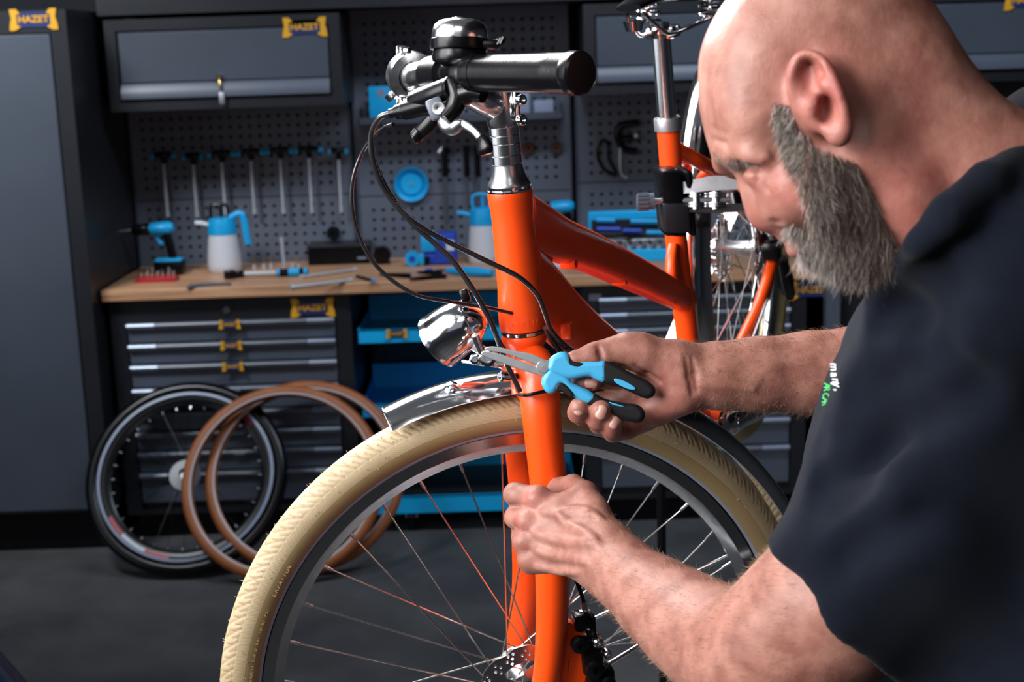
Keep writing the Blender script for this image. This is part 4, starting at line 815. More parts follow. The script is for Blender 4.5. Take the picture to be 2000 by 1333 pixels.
MB().lathe(wp(1534,1048,.034),nrm(RT-FW*.5),[(0,0),(.006,0),(.006,.006),(0,.006)],12).build('stay_clip','chrome',fend)
guard(RH,FL,.388,0,0,.031,.021,'x',bike) if False else None
xr_,yr_,_=basis(FL)
def ra(v): return math.atan2(v@yr_,v@xr_)
b0=ra(BB+SA*.02-RH); top_=ra(SA*1.0-REAR*.0); bk=ra(REAR)
# walk from the front-bottom, over the front, the top, to the rear
def unwrap(a,ref): 
    while a-ref>PI: a-=2*PI
    while a-ref<-PI: a+=2*PI
    return a
fr_=ra(-REAR); b0=unwrap(b0,fr_); tp=unwrap(top_,fr_); bk=unwrap(bk,tp); a_,b_=min(b0,bk),max(b0,bk)
guard(RH,FL,.388,a_,b_,.031,.021,'mudguard',bike,90)
# seat post, collar, saddle
q=[fp(1305.5,262),fp(1290,62)]; sp=MB().tube([q[0],q[1]],.0145,28).build('seat_post','satin_chrome',bike)
p0=fp(1305,254); ax=nrm(fp(1303,228)-p0); MB().lathe(p0,ax,[(.0165,0),(.0205,0),(.0208,.002),(.0208,.017),(.0203,.019),(.0165,.019)],36).box(p0+REAR*.026+FL*.004+ax*.0095,(.016,.014,.019),np.stack([REAR,FL,ax],1),.003).build('seat_clamp','satin',bike)
MB().tube([fp(1291,72),fp(1289,56),fp(1288,48)],[.0148,.0175,.0150],24).build('post_head','chrome',sp)
sd=MB(); top=fp(1292,18); U_=ax
sad=MB().tube(cr([top-REAR*.17+U_*.015,top-REAR*.10+U_*.02,top+U_*.022,top+REAR*.07+U_*.03,top+REAR*.11+U_*.035],6),np.interp(np.linspace(0,1,25),[0,.35,.6,.9,1],[.018,.030,.055,.085,.06]),28,ref=FL,asp=.28).build('saddle','rubber',bike)
for s in(-1,1):
    q=cr([top-REAR*.14+FL*s*.012+U_*.004,top-REAR*.07+FL*s*.02-U_*.028,top-REAR*.03+FL*s*.022-U_*.034,top+REAR*.04+FL*s*.024-U_*.034,top+REAR*.08+FL*s*.04-U_*.028,top+REAR*.11+FL*s*.05-U_*.022],6)
    MB().tube(q,.0036,10).build('saddle_rail','chrome',sad)
    cc=top+REAR*.10+FL*s*.05; t_=np.linspace(0,4*2*PI,70); q=np.array([cc+(REAR*math.cos(t)+FL*math.sin(t))*.017+U_*(-.026+.05*t/t_[-1]) for t in t_]); MB().tube(q,.0032,8).build('saddle_spring','chrome',sad)
MB().box(top-U_*.034,(.05,.045,.02),np.stack([REAR,FL,U_],1),.006).build('rail_clamp','chrome',sad)
MB().tube([top-REAR*.15-U_*.004,top-REAR*.15-U_*.018],[.016,.012],16).build('saddle_nose_bolt','chrome',sad)
# headlight ------------------------------------------------------------
hl0=at(857,667,1.600); hax=nrm(at(944,604,1.572)-hl0)
hl=MB().lathe(hl0,hax,[(.0300,-.001),(.0325,-.0012),(.0325,.0008),(.0318,.002),(.0318,.010),(.0312,.020),(.0298,.031),(.0270,.042),(.0225,.052),(.0165,.059),(.0085,.0632),(0,.0645)],56).build('headlight','chrome',bike)
M['lens']=mat('lamp_lens',(.8,.85,.9),.08,0,trans=.7)
MB().lathe(hl0,hax,[(0,-.004),(.018,-.003),(.0298,.0005),(.0298,.0025),(0,.0025)],40).build('lens','lens',hl)
c_=at(908,578,1.56); MB().box(c_,(.011,.009,.015),np.stack([nrm(RT+UP*.35),FW,nrm(UP-RT*.35)],1),.003).build('light_switch','black',hl)
MB().tube([at(928,655,1.53),at(940,688,1.54)],[.004,.005],10).build('lamp_pivot','chrome',hl)
brk=MB().tube(cr([at(905,706,1.56),at(945,712,1.55),at(975,716,1.56),at(1000,722,1.585)],5),.004,10,sq=3,ref=FW,asp=.5).build('light_bracket','chrome',hl)
MB().tube(cr([at(925,675,1.57),at(950,690,1.57),at(985,708,1.575)],5),.006,10).build('bracket_arm','satin',hl)
for a,b,c2,r_ in ((953,700,1.545,.0095),(928,702,1.55,.006)): MB().lathe(at(a,b,c2),-FW,[(0,0),(r_,0),(r_,.005),(r_*.7,.006),(r_*.45,.006),(r_*.4,.003),(0,.003)],22).build('pivot_bolt','chrome',hl)
MB().lathe(at(990,736,1.57),nrm(-RT*.8-FW*.6),[(0,0),(.0062,0),(.0065,.008),(.0045,.010),(.0028,.010),(.0028,.006),(0,.006)],18).build('crown_bolt','chrome',fork)
MB().cyl(at(996,736,1.575),at(1012,734,1.59),.004,10).build('bolt_shank','black',fork)
# ---- work stand -------------------------------------------------------
SU=nrm(fp(1308,300)-fp(1320,450)); jc=fp(1313,392)
st=thing('work_stand',(at(1900,500,2.35)[0],at(1900,500,2.35)[1],0),'black bicycle work stand clamping the orange seat tube','work stand')
ex=nrm(RT*.985+FW*.17); ez=SU; ey=np.cross(ez,ex); Rm=np.stack([ex,ey,ez],1)
def jb(px0,py0,px1,py1,dd,dep,name,m_,bev=.004,par=st):
    a=at(px0,py0,dd); b=at(px1,py1,dd); c_=(a+b)/2; w_=abs((b-a)@ex); h_=abs((b-a)@ez)
    return MB().box(c_,(w_,dep,h_),Rm,bev).build(name,m_,par)
D0=2.13
jb(1285,326,1332,460,D0-.015,.05,'clamp_jaw','black',.006)
jb(1330,322,1347,458,D0+.0,.07,'clamp_jaw','black',.006)
jb(1290,395,1345,452,D0-.022,.03,'clamp_block','frame_black',.005)
a=at(1288,372,D0-.035); b=at(1475,356,D0-.01)
MB().tube([at(1286,373,D0-.02),at(1330,370,D0-.02),at(1380,362,D0-.02),at(1500,356,D0-.02)],[.006,.012,.015,.016],4,ref=UP,asp=2.2,smooth=False,twist=PI/4).build('jaw_plate','satin',st)
pl=[at(1288,366,D0),at(1350,358,D0),at(1500,352,D0),at(1500,364,D0),at(1340,372,D0),at(1288,376,D0)]
MB().tube([at(1286,374,D0-.02),at(1520,364,D0-.02)],.0035,8).build('plate_edge','black',st)
MB().tube([at(1288,413,D0-.02),at(1380,409,D0-.02),at(1520,403,D0-.02)],[.005,.007,.008],4,ref=UP,asp=3,smooth=False,twist=PI/4).build('jaw_plate','frame_black',st)
MB().tube([at(1278,393,D0-.035),at(1425,390,D0-.03)],.0042,12).build('spindle','satin',st)
kx=nrm(at(1260,394,D0)-at(1290,393,D0)); g=MB().cyl(at(1277,393.5,D0-.035),at(1267,394,D0-.035),.0125,24).cyl(at(1268,394,D0-.035),at(1244,395,D0-.035),.0105,24)
q0=at(1256,394.5,D0-.035); px_,py_,_=basis(kx)
for k in range(12): th=k*PI/6; g.tube([q0+kx*.008+(px_*math.cos(th)+py_*math.sin(th))*.0112,q0-kx*.008+(px_*math.cos(th)+py_*math.sin(th))*.0112],.0026,6)
g.build('clamp_knob','steel_grey',st)
for px in (1360,1398):
    g=MB(); t0=at(px,374,D0-.03); t1=at(px,410,D0-.03); g.cyl(t0,t1,.0078,18)
    for f_ in (.15,.30,.68,.82): c_=t0*(1-f_)+t1*f_; g.cyl(c_-UP*.0012,c_+UP*.0012,.0155,24)
    g.build('roller','chrome' if px==1360 else 'alu',st)
for px,py in ((1296,350),(1408,352)): MB().cyl(at(px,py,D0-.03),at(px,py-4,D0-.03),.006,14).build('bolt','black',st)
jb(1430,366,1500,402,D0+.01,.03,'clamp_arm','black')
ax_a=at(1480,384,D0+.01); ax_b=at(1890,400,2.40); MB().tube([ax_a,ax_b],.022,20).build('stand_arm','black',st)
pb=V(ax_b[0],ax_b[1],0); MB().cyl(pb+V(0,0,.06),V(ax_b[0],ax_b[1],ax_b[2]+.1),.024,20).build('stand_pole','black',st)
for dx,dy in ((.45,.35),(-.1,.62),(.25,-.5)): MB().tube([pb+V(0,0,.35),pb+V(dx*.6,dy*.6,.12),pb+V(dx,dy,.02)],.016,12).build('leg','black',st)
# tube lamp behind the bicycle
M['lamp']=mat('lamp_tube',(1,1,1),.5,emit=6,ecol=(1,1,1))
a=at(1426,412,3.1); b=at(1299,705,3.1); t=thing('tube_lamp',(b[0],b[1]+.0,0),'slanting white tube lamp behind the seat tube and rear wheel','lamp')
MB().tube([a,b],.0175,16).build('lamp_tube','lamp',t)
dl=nrm(b-a); MB().tube([a,a-dl*.04],.021,16).build('end_cap','black',t); MB().tube([b,b+dl*.04],.021,16).build('end_cap','black',t)
e_=b+dl*.03; MB().tube([e_,V(e_[0],e_[1],.03)],.010,12).build('lamp_pole','black',t); MB().lathe((e_[0],e_[1],0),ZW,[(0,0),(.14,0),(.14,.012),(.03,.03),(0,.03)],28).build('lamp_foot','black',t)
p0=at(-30,1268,1.95); p1=at(60,1372,1.95); d=nrm(p1-p0); ex_=p1+d*((p1[2]-.02)/max(-d[2],.1)); 
S('floor_tube',MB().tube([p0-d*.9,ex_],.014,14),'dark_tube','dark blue tube slanting across the bottom left corner','tube')
# ============================================================ implicit-surface modelling (camera-aligned metric frame)
def c3(px,py,d): return V((px-1000)/F*d,-(py-666.5)/F*d,d)
def toW(P): P=np.asarray(P); return O+P[...,0:1]*RT+P[...,1:2]*UP+P[...,2:3]*FW
class Sdf:
    def __init__(s,lo,hi,h):
        s.lo=np.asarray(lo,float); s.h=h; s.n=np.ceil((np.asarray(hi,float)-s.lo)/h).astype(int)+1
        s.f=np.full(tuple(s.n),.06,np.float32); s.ax=[(s.lo[i]+np.arange(s.n[i])*h).astype(np.float32) for i in range(3)]
    def box(s,lo,hi):
        a=np.clip(np.floor((lo-s.lo)/s.h).astype(int),0,s.n); b=np.clip(np.ceil((hi-s.lo)/s.h).astype(int)+1,0,s.n)
        return tuple(slice(i,j) for i,j in zip(a,b))
    def put(s,sl,d,k,sub=False):
        f=s.f[sl]
        if sub: d=-d; h=np.maximum(k-np.abs(f-d),0)/k if k else 0; s.f[sl]=np.maximum(f,d)+(h*h*k/4 if k else 0)
        else: h=np.maximum(k-np.abs(f-d),0)/k if k else 0; s.f[sl]=np.minimum(f,d)-(h*h*k/4 if k else 0)
    def grid(s,sl): return s.ax[0][sl[0]][:,None,None],s.ax[1][sl[1]][None,:,None],s.ax[2][sl[2]][None,None,:]
    def cap(s,a,b,ra,rb,k=.01,sub=False):
        a=np.asarray(a,float);b=np.asarray(b,float); m=max(ra,rb)+k+.004; sl=s.box(np.minimum(a,b)-m,np.maximum(a,b)+m)
        x,y,z=s.grid(sl); d=b-a; L2=max(d@d,1e-12)
        t=np.clip(((x-a[0])*d[0]+(y-a[1])*d[1]+(z-a[2])*d[2])/L2,0,1).astype(np.float32)
        q=np.sqrt((x-a[0]-t*d[0])**2+(y-a[1]-t*d[1])**2+(z-a[2]-t*d[2])**2)-(ra+(rb-ra)*t)
        s.put(sl,q.astype(np.float32),k,sub)
    def chain(s,pts,k=.01,sub=False):
        for (a,ra),(b,rb) in zip(pts[:-1],pts[1:]): s.cap(a,b,ra,rb,k,sub)
    def ell(s,c,r,k=.01,sub=False,R_=None):
        c=np.asarray(c,float); r=np.broadcast_to(np.asarray(r,float),(3,)); m=r.max()+k+.004; sl=s.box(c-m,c+m); x,y,z=s.grid(sl); x=x-c[0];y=y-c[1];z=z-c[2]
        if R_ is not None: x,y,z=[R_[i][0]*x+R_[i][1]*y+R_[i][2]*z for i in range(3)]
        k0=np.sqrt((x/r[0])**2+(y/r[1])**2+(z/r[2])**2); k1=np.sqrt((x/r[0]**2)**2+(y/r[1]**2)**2+(z/r[2]**2)**2)+1e-6
        s.put(sl,(k0*(k0-1)/k1).astype(np.float32),k,sub)
    def front(s,px,py,d=1.2):           # first surface met along the pixel's ray
        for t in np.arange(s.ax[2][0],s.ax[2][-1],s.h*.5):
            p=c3(px,py,t); i=np.round((p-s.lo)/s.h).astype(int)
            if (i<0).any() or (i>=s.n).any(): continue
            if s.f[tuple(i)]<0: return p
        return None
    def mesh(s,smooth=2):
        f=s.f; n=s.n; ins=f<0; nx,ny,nz=n
        cnt=np.zeros((nx-1,ny-1,nz-1),np.uint8)
        for a in(0,1):
            for b in(0,1):
                for c in(0,1): cnt+=ins[a:nx-1+a,b:ny-1+b,c:nz-1+c]
        act=np.argwhere((cnt>0)&(cnt<8)); idx=np.full(cnt.shape,-1,np.int32); idx[tuple(act.T)]=np.arange(len(act))
        cor=np.array([[a,b,c] for a in(0,1) for b in(0,1) for c in(0,1)]); val=np.stack([f[tuple((act+c).T)] for c in cor],1).astype(float)
        acc=np.zeros((len(act),3)); w=np.zeros(len(act))
        for i in range(8):
            for j in range(i+1,8):
                if np.abs(cor[i]-cor[j]).sum()==1:
                    m=(val[:,i]<0)!=(val[:,j]<0); t=np.where(m,val[:,i]/(val[:,i]-val[:,j]+1e-12),0)
                    acc+=np.where(m[:,None],cor[i]+(cor[j]-cor[i])*t[:,None],0); w+=m
        P=s.lo+(act+acc/w[:,None])*s.h; faces=[]
        for ax in range(3):
            sl0=[slice(None)]*3; sl1=[slice(None)]*3; sl0[ax]=slice(0,-1); sl1[ax]=slice(1,None)
            e=np.argwhere(ins[tuple(sl0)]!=ins[tuple(sl1)]); b,c=[(1,2),(2,0),(0,1)][ax]
            e=e[(e[:,b]>0)&(e[:,c]>0)&(e[:,b]<n[b]-1)&(e[:,c]<n[c]-1)]
            fl=ins[tuple(e.T)]
            def id_(db,dc): q=e.copy(); q[:,b]-=db; q[:,c]-=dc; return idx[tuple(q.T)]
            q=np.stack([id_(0,0),id_(1,0),id_(1,1),id_(0,1)],1); q[~fl]=q[~fl][:,::-1]; faces.append(q)
        Fc=np.concatenate(faces); Fc=Fc[(Fc>=0).all(1)]
        ed=np.concatenate([Fc[:,[0,1]],Fc[:,[1,2]],Fc[:,[2,3]],Fc[:,[3,0]]])
        for _ in range(smooth):
            s_=np.zeros_like(P); c_=np.zeros(len(P))
            for k in range(3):
                s_[:,k]=np.bincount(ed[:,0],P[ed[:,1],k],len(P))+np.bincount(ed[:,1],P[ed[:,0],k],len(P))
            c_=np.bincount(ed[:,0],minlength=len(P))+np.bincount(ed[:,1],minlength=len(P)); P=P*.4+.6*s_/np.maximum(c_,1)[:,None]
        return P,Fc
def polydist(px_,py_,poly):            # signed distance, positive inside (px units)
    P=np.asarray(poly,float); Q=np.roll(P,-1,0); d2=np.full(px_.shape,1e18); ins=np.zeros(px_.shape,bool)
    for (x0,y0),(x1,y1) in zip(P,Q):
        dx,dy=x1-x0,y1-y0; t=np.clip(((px_-x0)*dx+(py_-y0)*dy)/(dx*dx+dy*dy+1e-9),0,1); d2=np.minimum(d2,(px_-x0-t*dx)**2+(py_-y0-t*dy)**2)
        c=((y0>py_)!=(y1>py_))&(px_<(x1-x0)*(py_-y0)/(y1-y0+1e-12)+x0); ins^=c
    d=np.sqrt(d2); return np.where(ins,d,-d)
def qmesh(name,P,Fc,m,parent,attrs={},**k):
    root=parent
    while root is not None and root.parent: root=root.parent
    v=toW(P)-np.array(root.location); me=bpy.data.meshes.new(name); n=Fc.shape[1]
    me.vertices.add(len(v)); me.vertices.foreach_set('co',v.ravel()); me.loops.add(Fc.size); me.loops.foreach_set('vertex_index',Fc.ravel().astype(np.int32)); me.polygons.add(len(Fc)); me.polygons.foreach_set('loop_start',(np.arange(len(Fc))*n).astype(np.int32)); me.polygons.foreach_set('use_smooth',np.ones(len(Fc),bool))
    for a,val in attrs.items(): me.attributes.new(a,'FLOAT','POINT').data.foreach_set('value',val.astype(np.float32))
    me.update(calc_edges=True); return link(name,me,m,parent,**k)
def vnormals(P,Fc):
    fn=np.cross(P[Fc[:,2]]-P[Fc[:,0]],P[Fc[:,3]]-P[Fc[:,1]]); N=np.zeros_like(P)
    for j in range(4):
        for k in range(3): N[:,k]+=np.bincount(Fc[:,j],fn[:,k],len(P))
    return N/np.maximum(np.linalg.norm(N,axis=1,keepdims=True),1e-12)
def px_of(P): return 1000+F*P[:,0]/P[:,2],666.5-F*P[:,1]/P[:,2]
# ============================================================ the man
# ---- head and neck
HD=1.10
head=[(1366,150),(1369,100),(1386,50),(1417,0),(1465,-50),(1530,-92),(1610,-108),(1690,-92),(1760,-45),(1803,10),(1838,62),(1878,125),(1925,180),(1975,216),(2060,250),(2200,300),(2200,590),(2000,585),(1880,560),(1800,530),(1750,528),(1700,540),(1650,532),(1608,512),(1580,490),(1562,474),(1545,464),(1534,450),(1522,436),(1500,398),(1472,362),(1446,338),(1425,325),(1405,313),(1390,292),(1378,252),(1368,200)]
head=cr(head,4,True)
S_=Sdf(c3(1340,730,HD)-V(.01,0,0)+V(0,0,-.125),c3(2140,-130,HD)+V(0,0,.10),.0019)
gx=1000+F*S_.ax[0]/HD; gy=666.5-F*S_.ax[1]/HD; PX,PY=np.meshgrid(gx,gy,indexing='ij')
e=polydist(PX,PY,head)/F*HD
anch=[(1610,40,.080),(1620,200,.077),(1450,120,.072),(1440,230,.068),(1470,310,.061),(1560,400,.060),(1640,480,.052),(1590,510,.045),(1600,330,.068),(1740,330,.064),(1900,330,.070),(1780,120,.074),(2080,450,.09),(1760,480,.056),(1700,-40,.075)]
wsum=0;Wm=0
for a,b,w_ in anch: g_=1/(((PX-a)**2+(PY-b)**2)/1e4+.15)**1.5; wsum=wsum+g_; Wm=Wm+g_*w_
Wm=Wm/wsum; E_=.062; qn=1-np.minimum(e/E_,1); zz=np.abs(S_.ax[2]-HD)[None,None,:]
S_.f=(((np.maximum(qn,0)[:,:,None]**2.3+(zz/Wm[:,:,None])**2.3)**(1/2.3)-1)*.058).astype(np.float32)
def h3(px,py,w=0): return c3(px,py,HD+w)
def hs3(px,py,w=0): p=c3(px,py,HD-abs(w)); p[2]=HD+w; return p
for s in(-1,1):
    S_.chain([(hs3(1421,302,s*.008),.0065),(hs3(1436,306,s*.024),.0075),(hs3(1466,304,s*.043),.0075),(hs3(1492,310,s*.051),.005)],.009)
    S_.ell(hs3(1462,337,s*.035),(.013,.0075,.010),.010,True)
    S_.ell(hs3(1481 if s<0 else 1492,344,s*.0315),(.0115,.0080,.0090),.008)                       # eyeball under a lowered lid
    S_.ell(hs3(1590,362,s*.050),(.028,.020,.012),.02)                          # cheekbone
    S_.ell(hs3(1517,421,s*.0125),(.0105,.0085,.0085),.006)                      # nostril wing
    S_.ell(hs3(1513,438,s*.0125),(.0075,.0036,.0050),.002,True)
    S_.ell(hs3(1480,190,s*.040),(.026,.040,.02),.012)
S_.chain([(hs3(1464,338),.0075),(hs3(1480,372),.0088),(hs3(1495,407),.0110),(hs3(1500,417),.0110)],.015)
for s in (-1,1): S_.chain([(hs3(1534,418,s*.0200),.0010),(hs3(1536,426,s*.0200),.0014),(hs3(1532,436,s*.018),.0014)],.004,True)
S_.ell(hs3(1532,384,-.030),(.018,.022,.012),.016)
S_.cap(hs3(1545,448,-.012),hs3(1545,448,.012),.0075,.0075,.01)                   # upper lip
S_.cap(hs3(1566,482,-.014),hs3(1566,482,.014),.0070,.0070,.006)                  # lower lip
S_.cap(hs3(1556,466,-.016),hs3(1556,466,.016),.0016,.0016,.003,True)
for s_ in (-1,1):
    S_.chain([(hs3(1700,300,s_*.058),.012),(hs3(1770,400,s_*.050),.013),(hs3(1860,540,s_*.044),.015)],.03)
# ear
er=[(1560,222,-.0775),(1548,185,-.0800),(1545,150,-.0835),(1556,121,-.0875),(1577,109,-.0915),(1601,118,-.0950),(1623,147,-.0975),(1638,184,-.0980),(1648,220,-.0960),(1651,248,-.0920),(1643,268,-.0870)]
S_.ell(hs3(1602,190,-.074),(.020,.027,.016),.012)
Rz=R(-23); Re=[[math.cos(Rz),-math.sin(Rz),0],[math.sin(Rz),math.cos(Rz),0],[0,0,1]]
A_=nrm(V(-.42,.90,0)); B_=nrm(V(.88,.42,-.36)); B_=nrm(B_-A_*(A_@B_)); C_=np.cross(A_,B_)
S_.ell(hs3(1600,184,-.0865),(.0325,.0185,.0048),.005,R_=[A_,B_,C_])
S_.chain([(hs3(*q_[:3]),q_[3]) for q_ in cr([(*p_,r_) for p_,r_ in zip(er,[.0026,.0031,.0034,.0037,.0039,.0039,.0037,.0037,.0040,.0046,.0058])],5)],.0025)
S_.chain([(hs3(*q_[:3]),q_[3]) for q_ in cr([(1583,140,-.0905,.0022),(1605,165,-.0940,.0030),(1624,200,-.0950,.0032),(1628,232,-.0920,.0032)],5)],.003)
S_.ell(hs3(1585,131,-.0955),(.010,.0055,.0060),.004,True,R_=[nrm(V(.75,-.65,0)),nrm(V(.65,.75,0)),V(0,0,1)])
S_.ell(hs3(1580,168,-.0925),(.0068,.0110,.0068),.005,True,R_=[nrm(V(.93,.37,0)),nrm(V(-.37,.93,0)),V(0,0,1)])
S_.ell(hs3(1608,212,-.0935),(.0085,.0125,.0105),.005,True,R_=[nrm(V(.9,.42,0)),nrm(V(-.42,.9,0)),V(0,0,1)])
S_.ell(hs3(1589,205,-.0835),(.0050,.0075,.0060),.005)
S_.ell(hs3(1634,262,-.0870),(.0075,.0085,.0050),.006)
for a,r_ in (((1512,437),(.0065,.0032,.0060)),((1612,213),(.0060,.0100,.0090)),((1579,148),(.0060,.0105,.0045))):
    p0=S_.front(*a)
    if p0 is not None: S_.ell(p0,r_,.003,True)
# creases at the outer eye corner and brow
for a,b in (((1492,322),(1500,352)),((1500,318),(1512,345)),((1484,330),(1480,352)),((1386,250),(1420,262)),((1392,272),(1420,280)),((1478,352),(1500,372)),((1436,327),(1474,331))):
    p0=S_.front(*a); p1=S_.front(*b)
    if p0 is not None and p1 is not None: S_.cap(p0+V(0,0,-.0005),p1+V(0,0,-.0005),.0010,.0006,.0035,True)
hp,hf=S_.mesh(3)
# ---- near (left) arm, hand round the fork leg
A1=Sdf(c3(975,1390,1.60)-V(.01,.05,.53),V(.47,-.085,1.625),.0019)
def J(px,py,d,r): return (c3(px,py,d),r)
for l in ([J(1050,976,1.510,.0135),J(1006,966,1.531,.0122),J(1013,964,1.572,.0112),J(1052,968,1.588,.0100)],
          [J(1031,1020,1.508,.0130),J(1007,1011,1.533,.0118),J(1018,1008,1.573,.0105),J(1056,1010,1.588,.0095)],
          [J(1026,1060,1.508,.0122),J(1019,1049,1.536,.0108),J(1028,1046,1.573,.0100),J(1060,1048,1.586,.0090)],
          [J(1036,1097,1.506,.0115),J(1029,1084,1.534,.0100),J(1040,1082,1.570,.0090),J(1068,1084,1.580,.0085)],
          [J(1160,1010,1.475,.0165),J(1142,968,1.505,.0150),J(1120,950,1.553,.0125),J(1082,952,1.592,.0105)]): A1.chain(l,.0045)
for a,b in ((J(1185,1062,1.448,.0165),J(1052,978,1.508,.0125)),(J(1180,1078,1.446,.0170),J(1034,1021,1.506,.0122)),(J(1176,1092,1.446,.0165),J(1030,1060,1.506,.0118)),(J(1172,1104,1.447,.0160),J(1040,1096,1.504,.0112)),(J(1180,1060,1.452,.017),J(1155,1000,1.480,.0160)),(J(1120,1020,1.490,.0160),J(1110,990,1.500,.0150))): A1.cap(a[0],b[0],a[1],b[1],.013)
A1.ell(c3(1100,1050,1.505),(.040,.036,.0145),.014)
A1.chain([J(1172,1082,1.448,.0250),J(1190,1098,1.432,.0252),J(1230,1130,1.402,.0290),J(1290,1178,1.358,.0362),J(1358,1228,1.312,.0425),J(1425,1270,1.270,.0465),J(1492,1296,1.222,.0520)],.03)
A1.chain([J(1492,1296,1.222,.0545),J(1560,1240,1.195,.0585),J(1640,1170,1.170,.0605),J(1760,1050,1.150,.052),J(1860,920,1.17,.050)],.03)
A1.ell(c3(1475,1330,1.235),(.035,.03,.03),.03)
# knuckle dimples, tendons and veins
for a,b in (((1000,988),(1030,990)),((1004,1030),(1028,1038)),((1012,1068),(1032,1076))):
    p0=A1.front(*a); p1=A1.front(*b)
    if p0 is not None and p1 is not None: A1.cap(p0,p1,.0014,.0008,.005,True)
for l in (((1060,1000),(1090,1004),(1120,998),(1150,1002),(1175,1018)),((1045,1040),(1075,1052),(1110,1060),(1145,1062),(1175,1070)),((1048,1075),(1080,1086),(1115,1092),(1150,1100)),((1090,1004),(1110,1025),(1140,1040),(1165,1058)),((1050,1108),(1090,1116),(1130,1118))):
    q=[A1.front(*p_) for p_ in cr(l,4)]; q=[x for x in q if x is not None]
    if len(q)>1: A1.chain([(x+V(0,0,.0016),.0010+.0013*math.sin(PI*i_/(len(q)-1))) for i_,x in enumerate(q)],.007)
for a in ((1046,974),(1028,1020),(1022,1060),(1030,1096)):
    p0=A1.front(*a); 
    if p0 is not None: A1.ell(p0+V(0,0,.0045),(.0085,.0080,.0070),.008)
a1p,a1f=A1.mesh(2); 
# ---- far (right) arm, hand closed on the pliers
A2=Sdf(c3(1095,870,1.60)-V(0,0,.17),c3(1880,640,1.60)+V(0,.03,.02),.0017)
A2.chain([J(1338,736,1.525,.0285),J(1400,734,1.532,.0325),J(1480,732,1.540,.0370),J(1580,729,1.548,.0415),J(1680,724,1.545,.0445),J(1800,722,1.52,.046)],.02)
for a,b,k in ((J(1330,722,1.525,.0260),J(1232,742,1.552,.0135),.016),(J(1335,740,1.528,.0250),J(1240,772,1.556,.0135),.016),(J(1335,750,1.528,.0240),J(1252,800,1.556,.0130),.016),(J(1330,765,1.525,.0200),J(1262,818,1.548,.0130),.016),
              (J(1318,705,1.515,.0210),J(1248,688,1.512,.0195),.016),(J(1322,772,1.522,.0180),J(1275,800,1.528,.0165),.014)): A2.cap(a[0],b[0],a[1],b[1],k)
A2.chain([J(1248,688,1.512,.0195),J(1222,684,1.510,.0165),J(1190,690,1.507,.0135),J(1162,695,1.503,.0122),J(1122,703,1.499,.0098)],.010)
for l in ([J(1228,742,1.552,.0130),J(1168,738,1.566,.0120),J(1126,744,1.535,.0112),J(1136,746,1.514,.0108),J(1158,748,1.509,.0100)],
          [J(1236,772,1.556,.0130),J(1172,788,1.570,.0120),J(1138,812,1.542,.0114),J(1130,806,1.515,.0116),J(1132,796,1.499,.0108)],
          [J(1250,800,1.556,.0125),J(1200,818,1.566,.0120),J(1172,828,1.540,.0118),J(1168,818,1.512,.0122),J(1173,802,1.494,.0115)],
          [J(1262,820,1.548,.0125),J(1226,838,1.560,.0112),J(1198,845,1.540,.0108),J(1195,838,1.518,.0108),J(1199,822,1.501,.0102)]): A2.chain(l,.0032)
for a,b in (((1340,700),(1352,770)),((1352,700),(1362,765)),((1240,715),(1290,745)),((1215,760),(1262,775)),((1168,675),(1176,705)),((1200,712),(1232,722))):
    p0=A2.front(*a); p1=A2.front(*b); 
    if p0 is not None and p1 is not None: 
        mm=A2.front((a[0]+b[0])/2,(a[1]+b[1])/2); A2.chain([(p0,.0010),(mm,.0014),(p1,.0010)],.005,True)
for a,b in (((1375,730),(1480,742)),((1375,748),(1470,757))):
    p0=A2.front(*a); p1=A2.front(*b); A2.cap(p0+V(0,0,.002),p1+V(0,0,.002),.0032,.0028,.008)
a2p,a2f=A2.mesh(2)
man=thing('person',toW(c3(1950,1500,1.3))*V(1,1,0),'bald grey-bearded man in a navy polo shirt gripping the orange fork and blue pliers','person')
P_=np.concatenate([hp,a1p,a2p]); F_=np.concatenate([hf,a1f+len(hp),a2f+len(hp)+len(a1p)])
red=np.zeros(len(P_)); 
for c_,r_,a_ in ((hs3(1615,170,-.09),.032,.6),(hs3(1650,230,-.09),.018,.5),(hs3(1500,425),.017,.55),(hs3(1560,370,-.06),.03,.35),(hs3(1480,350,-.04),.012,.25),(hs3(1566,482),.012,.9),(c3(1046,974,1.50),.013,.5),(c3(1026,1020,1.50),.013,.6),(c3(1022,1060,1.50),.012,.5),(c3(1030,1096,1.5),.012,.4),(hs3(1760,400,-.06),.06,.35),(c3(1150,745,1.51),.02,.4),(c3(1133,800,1.51),.013,.45),(c3(1173,810,1.50),.013,.45),(c3(1198,828,1.51),.013,.45),(c3(1300,790,1.53),.04,.3)):
    red=np.maximum(red,a_*np.exp(-((P_-c_)**2).sum(1)/r_**2))
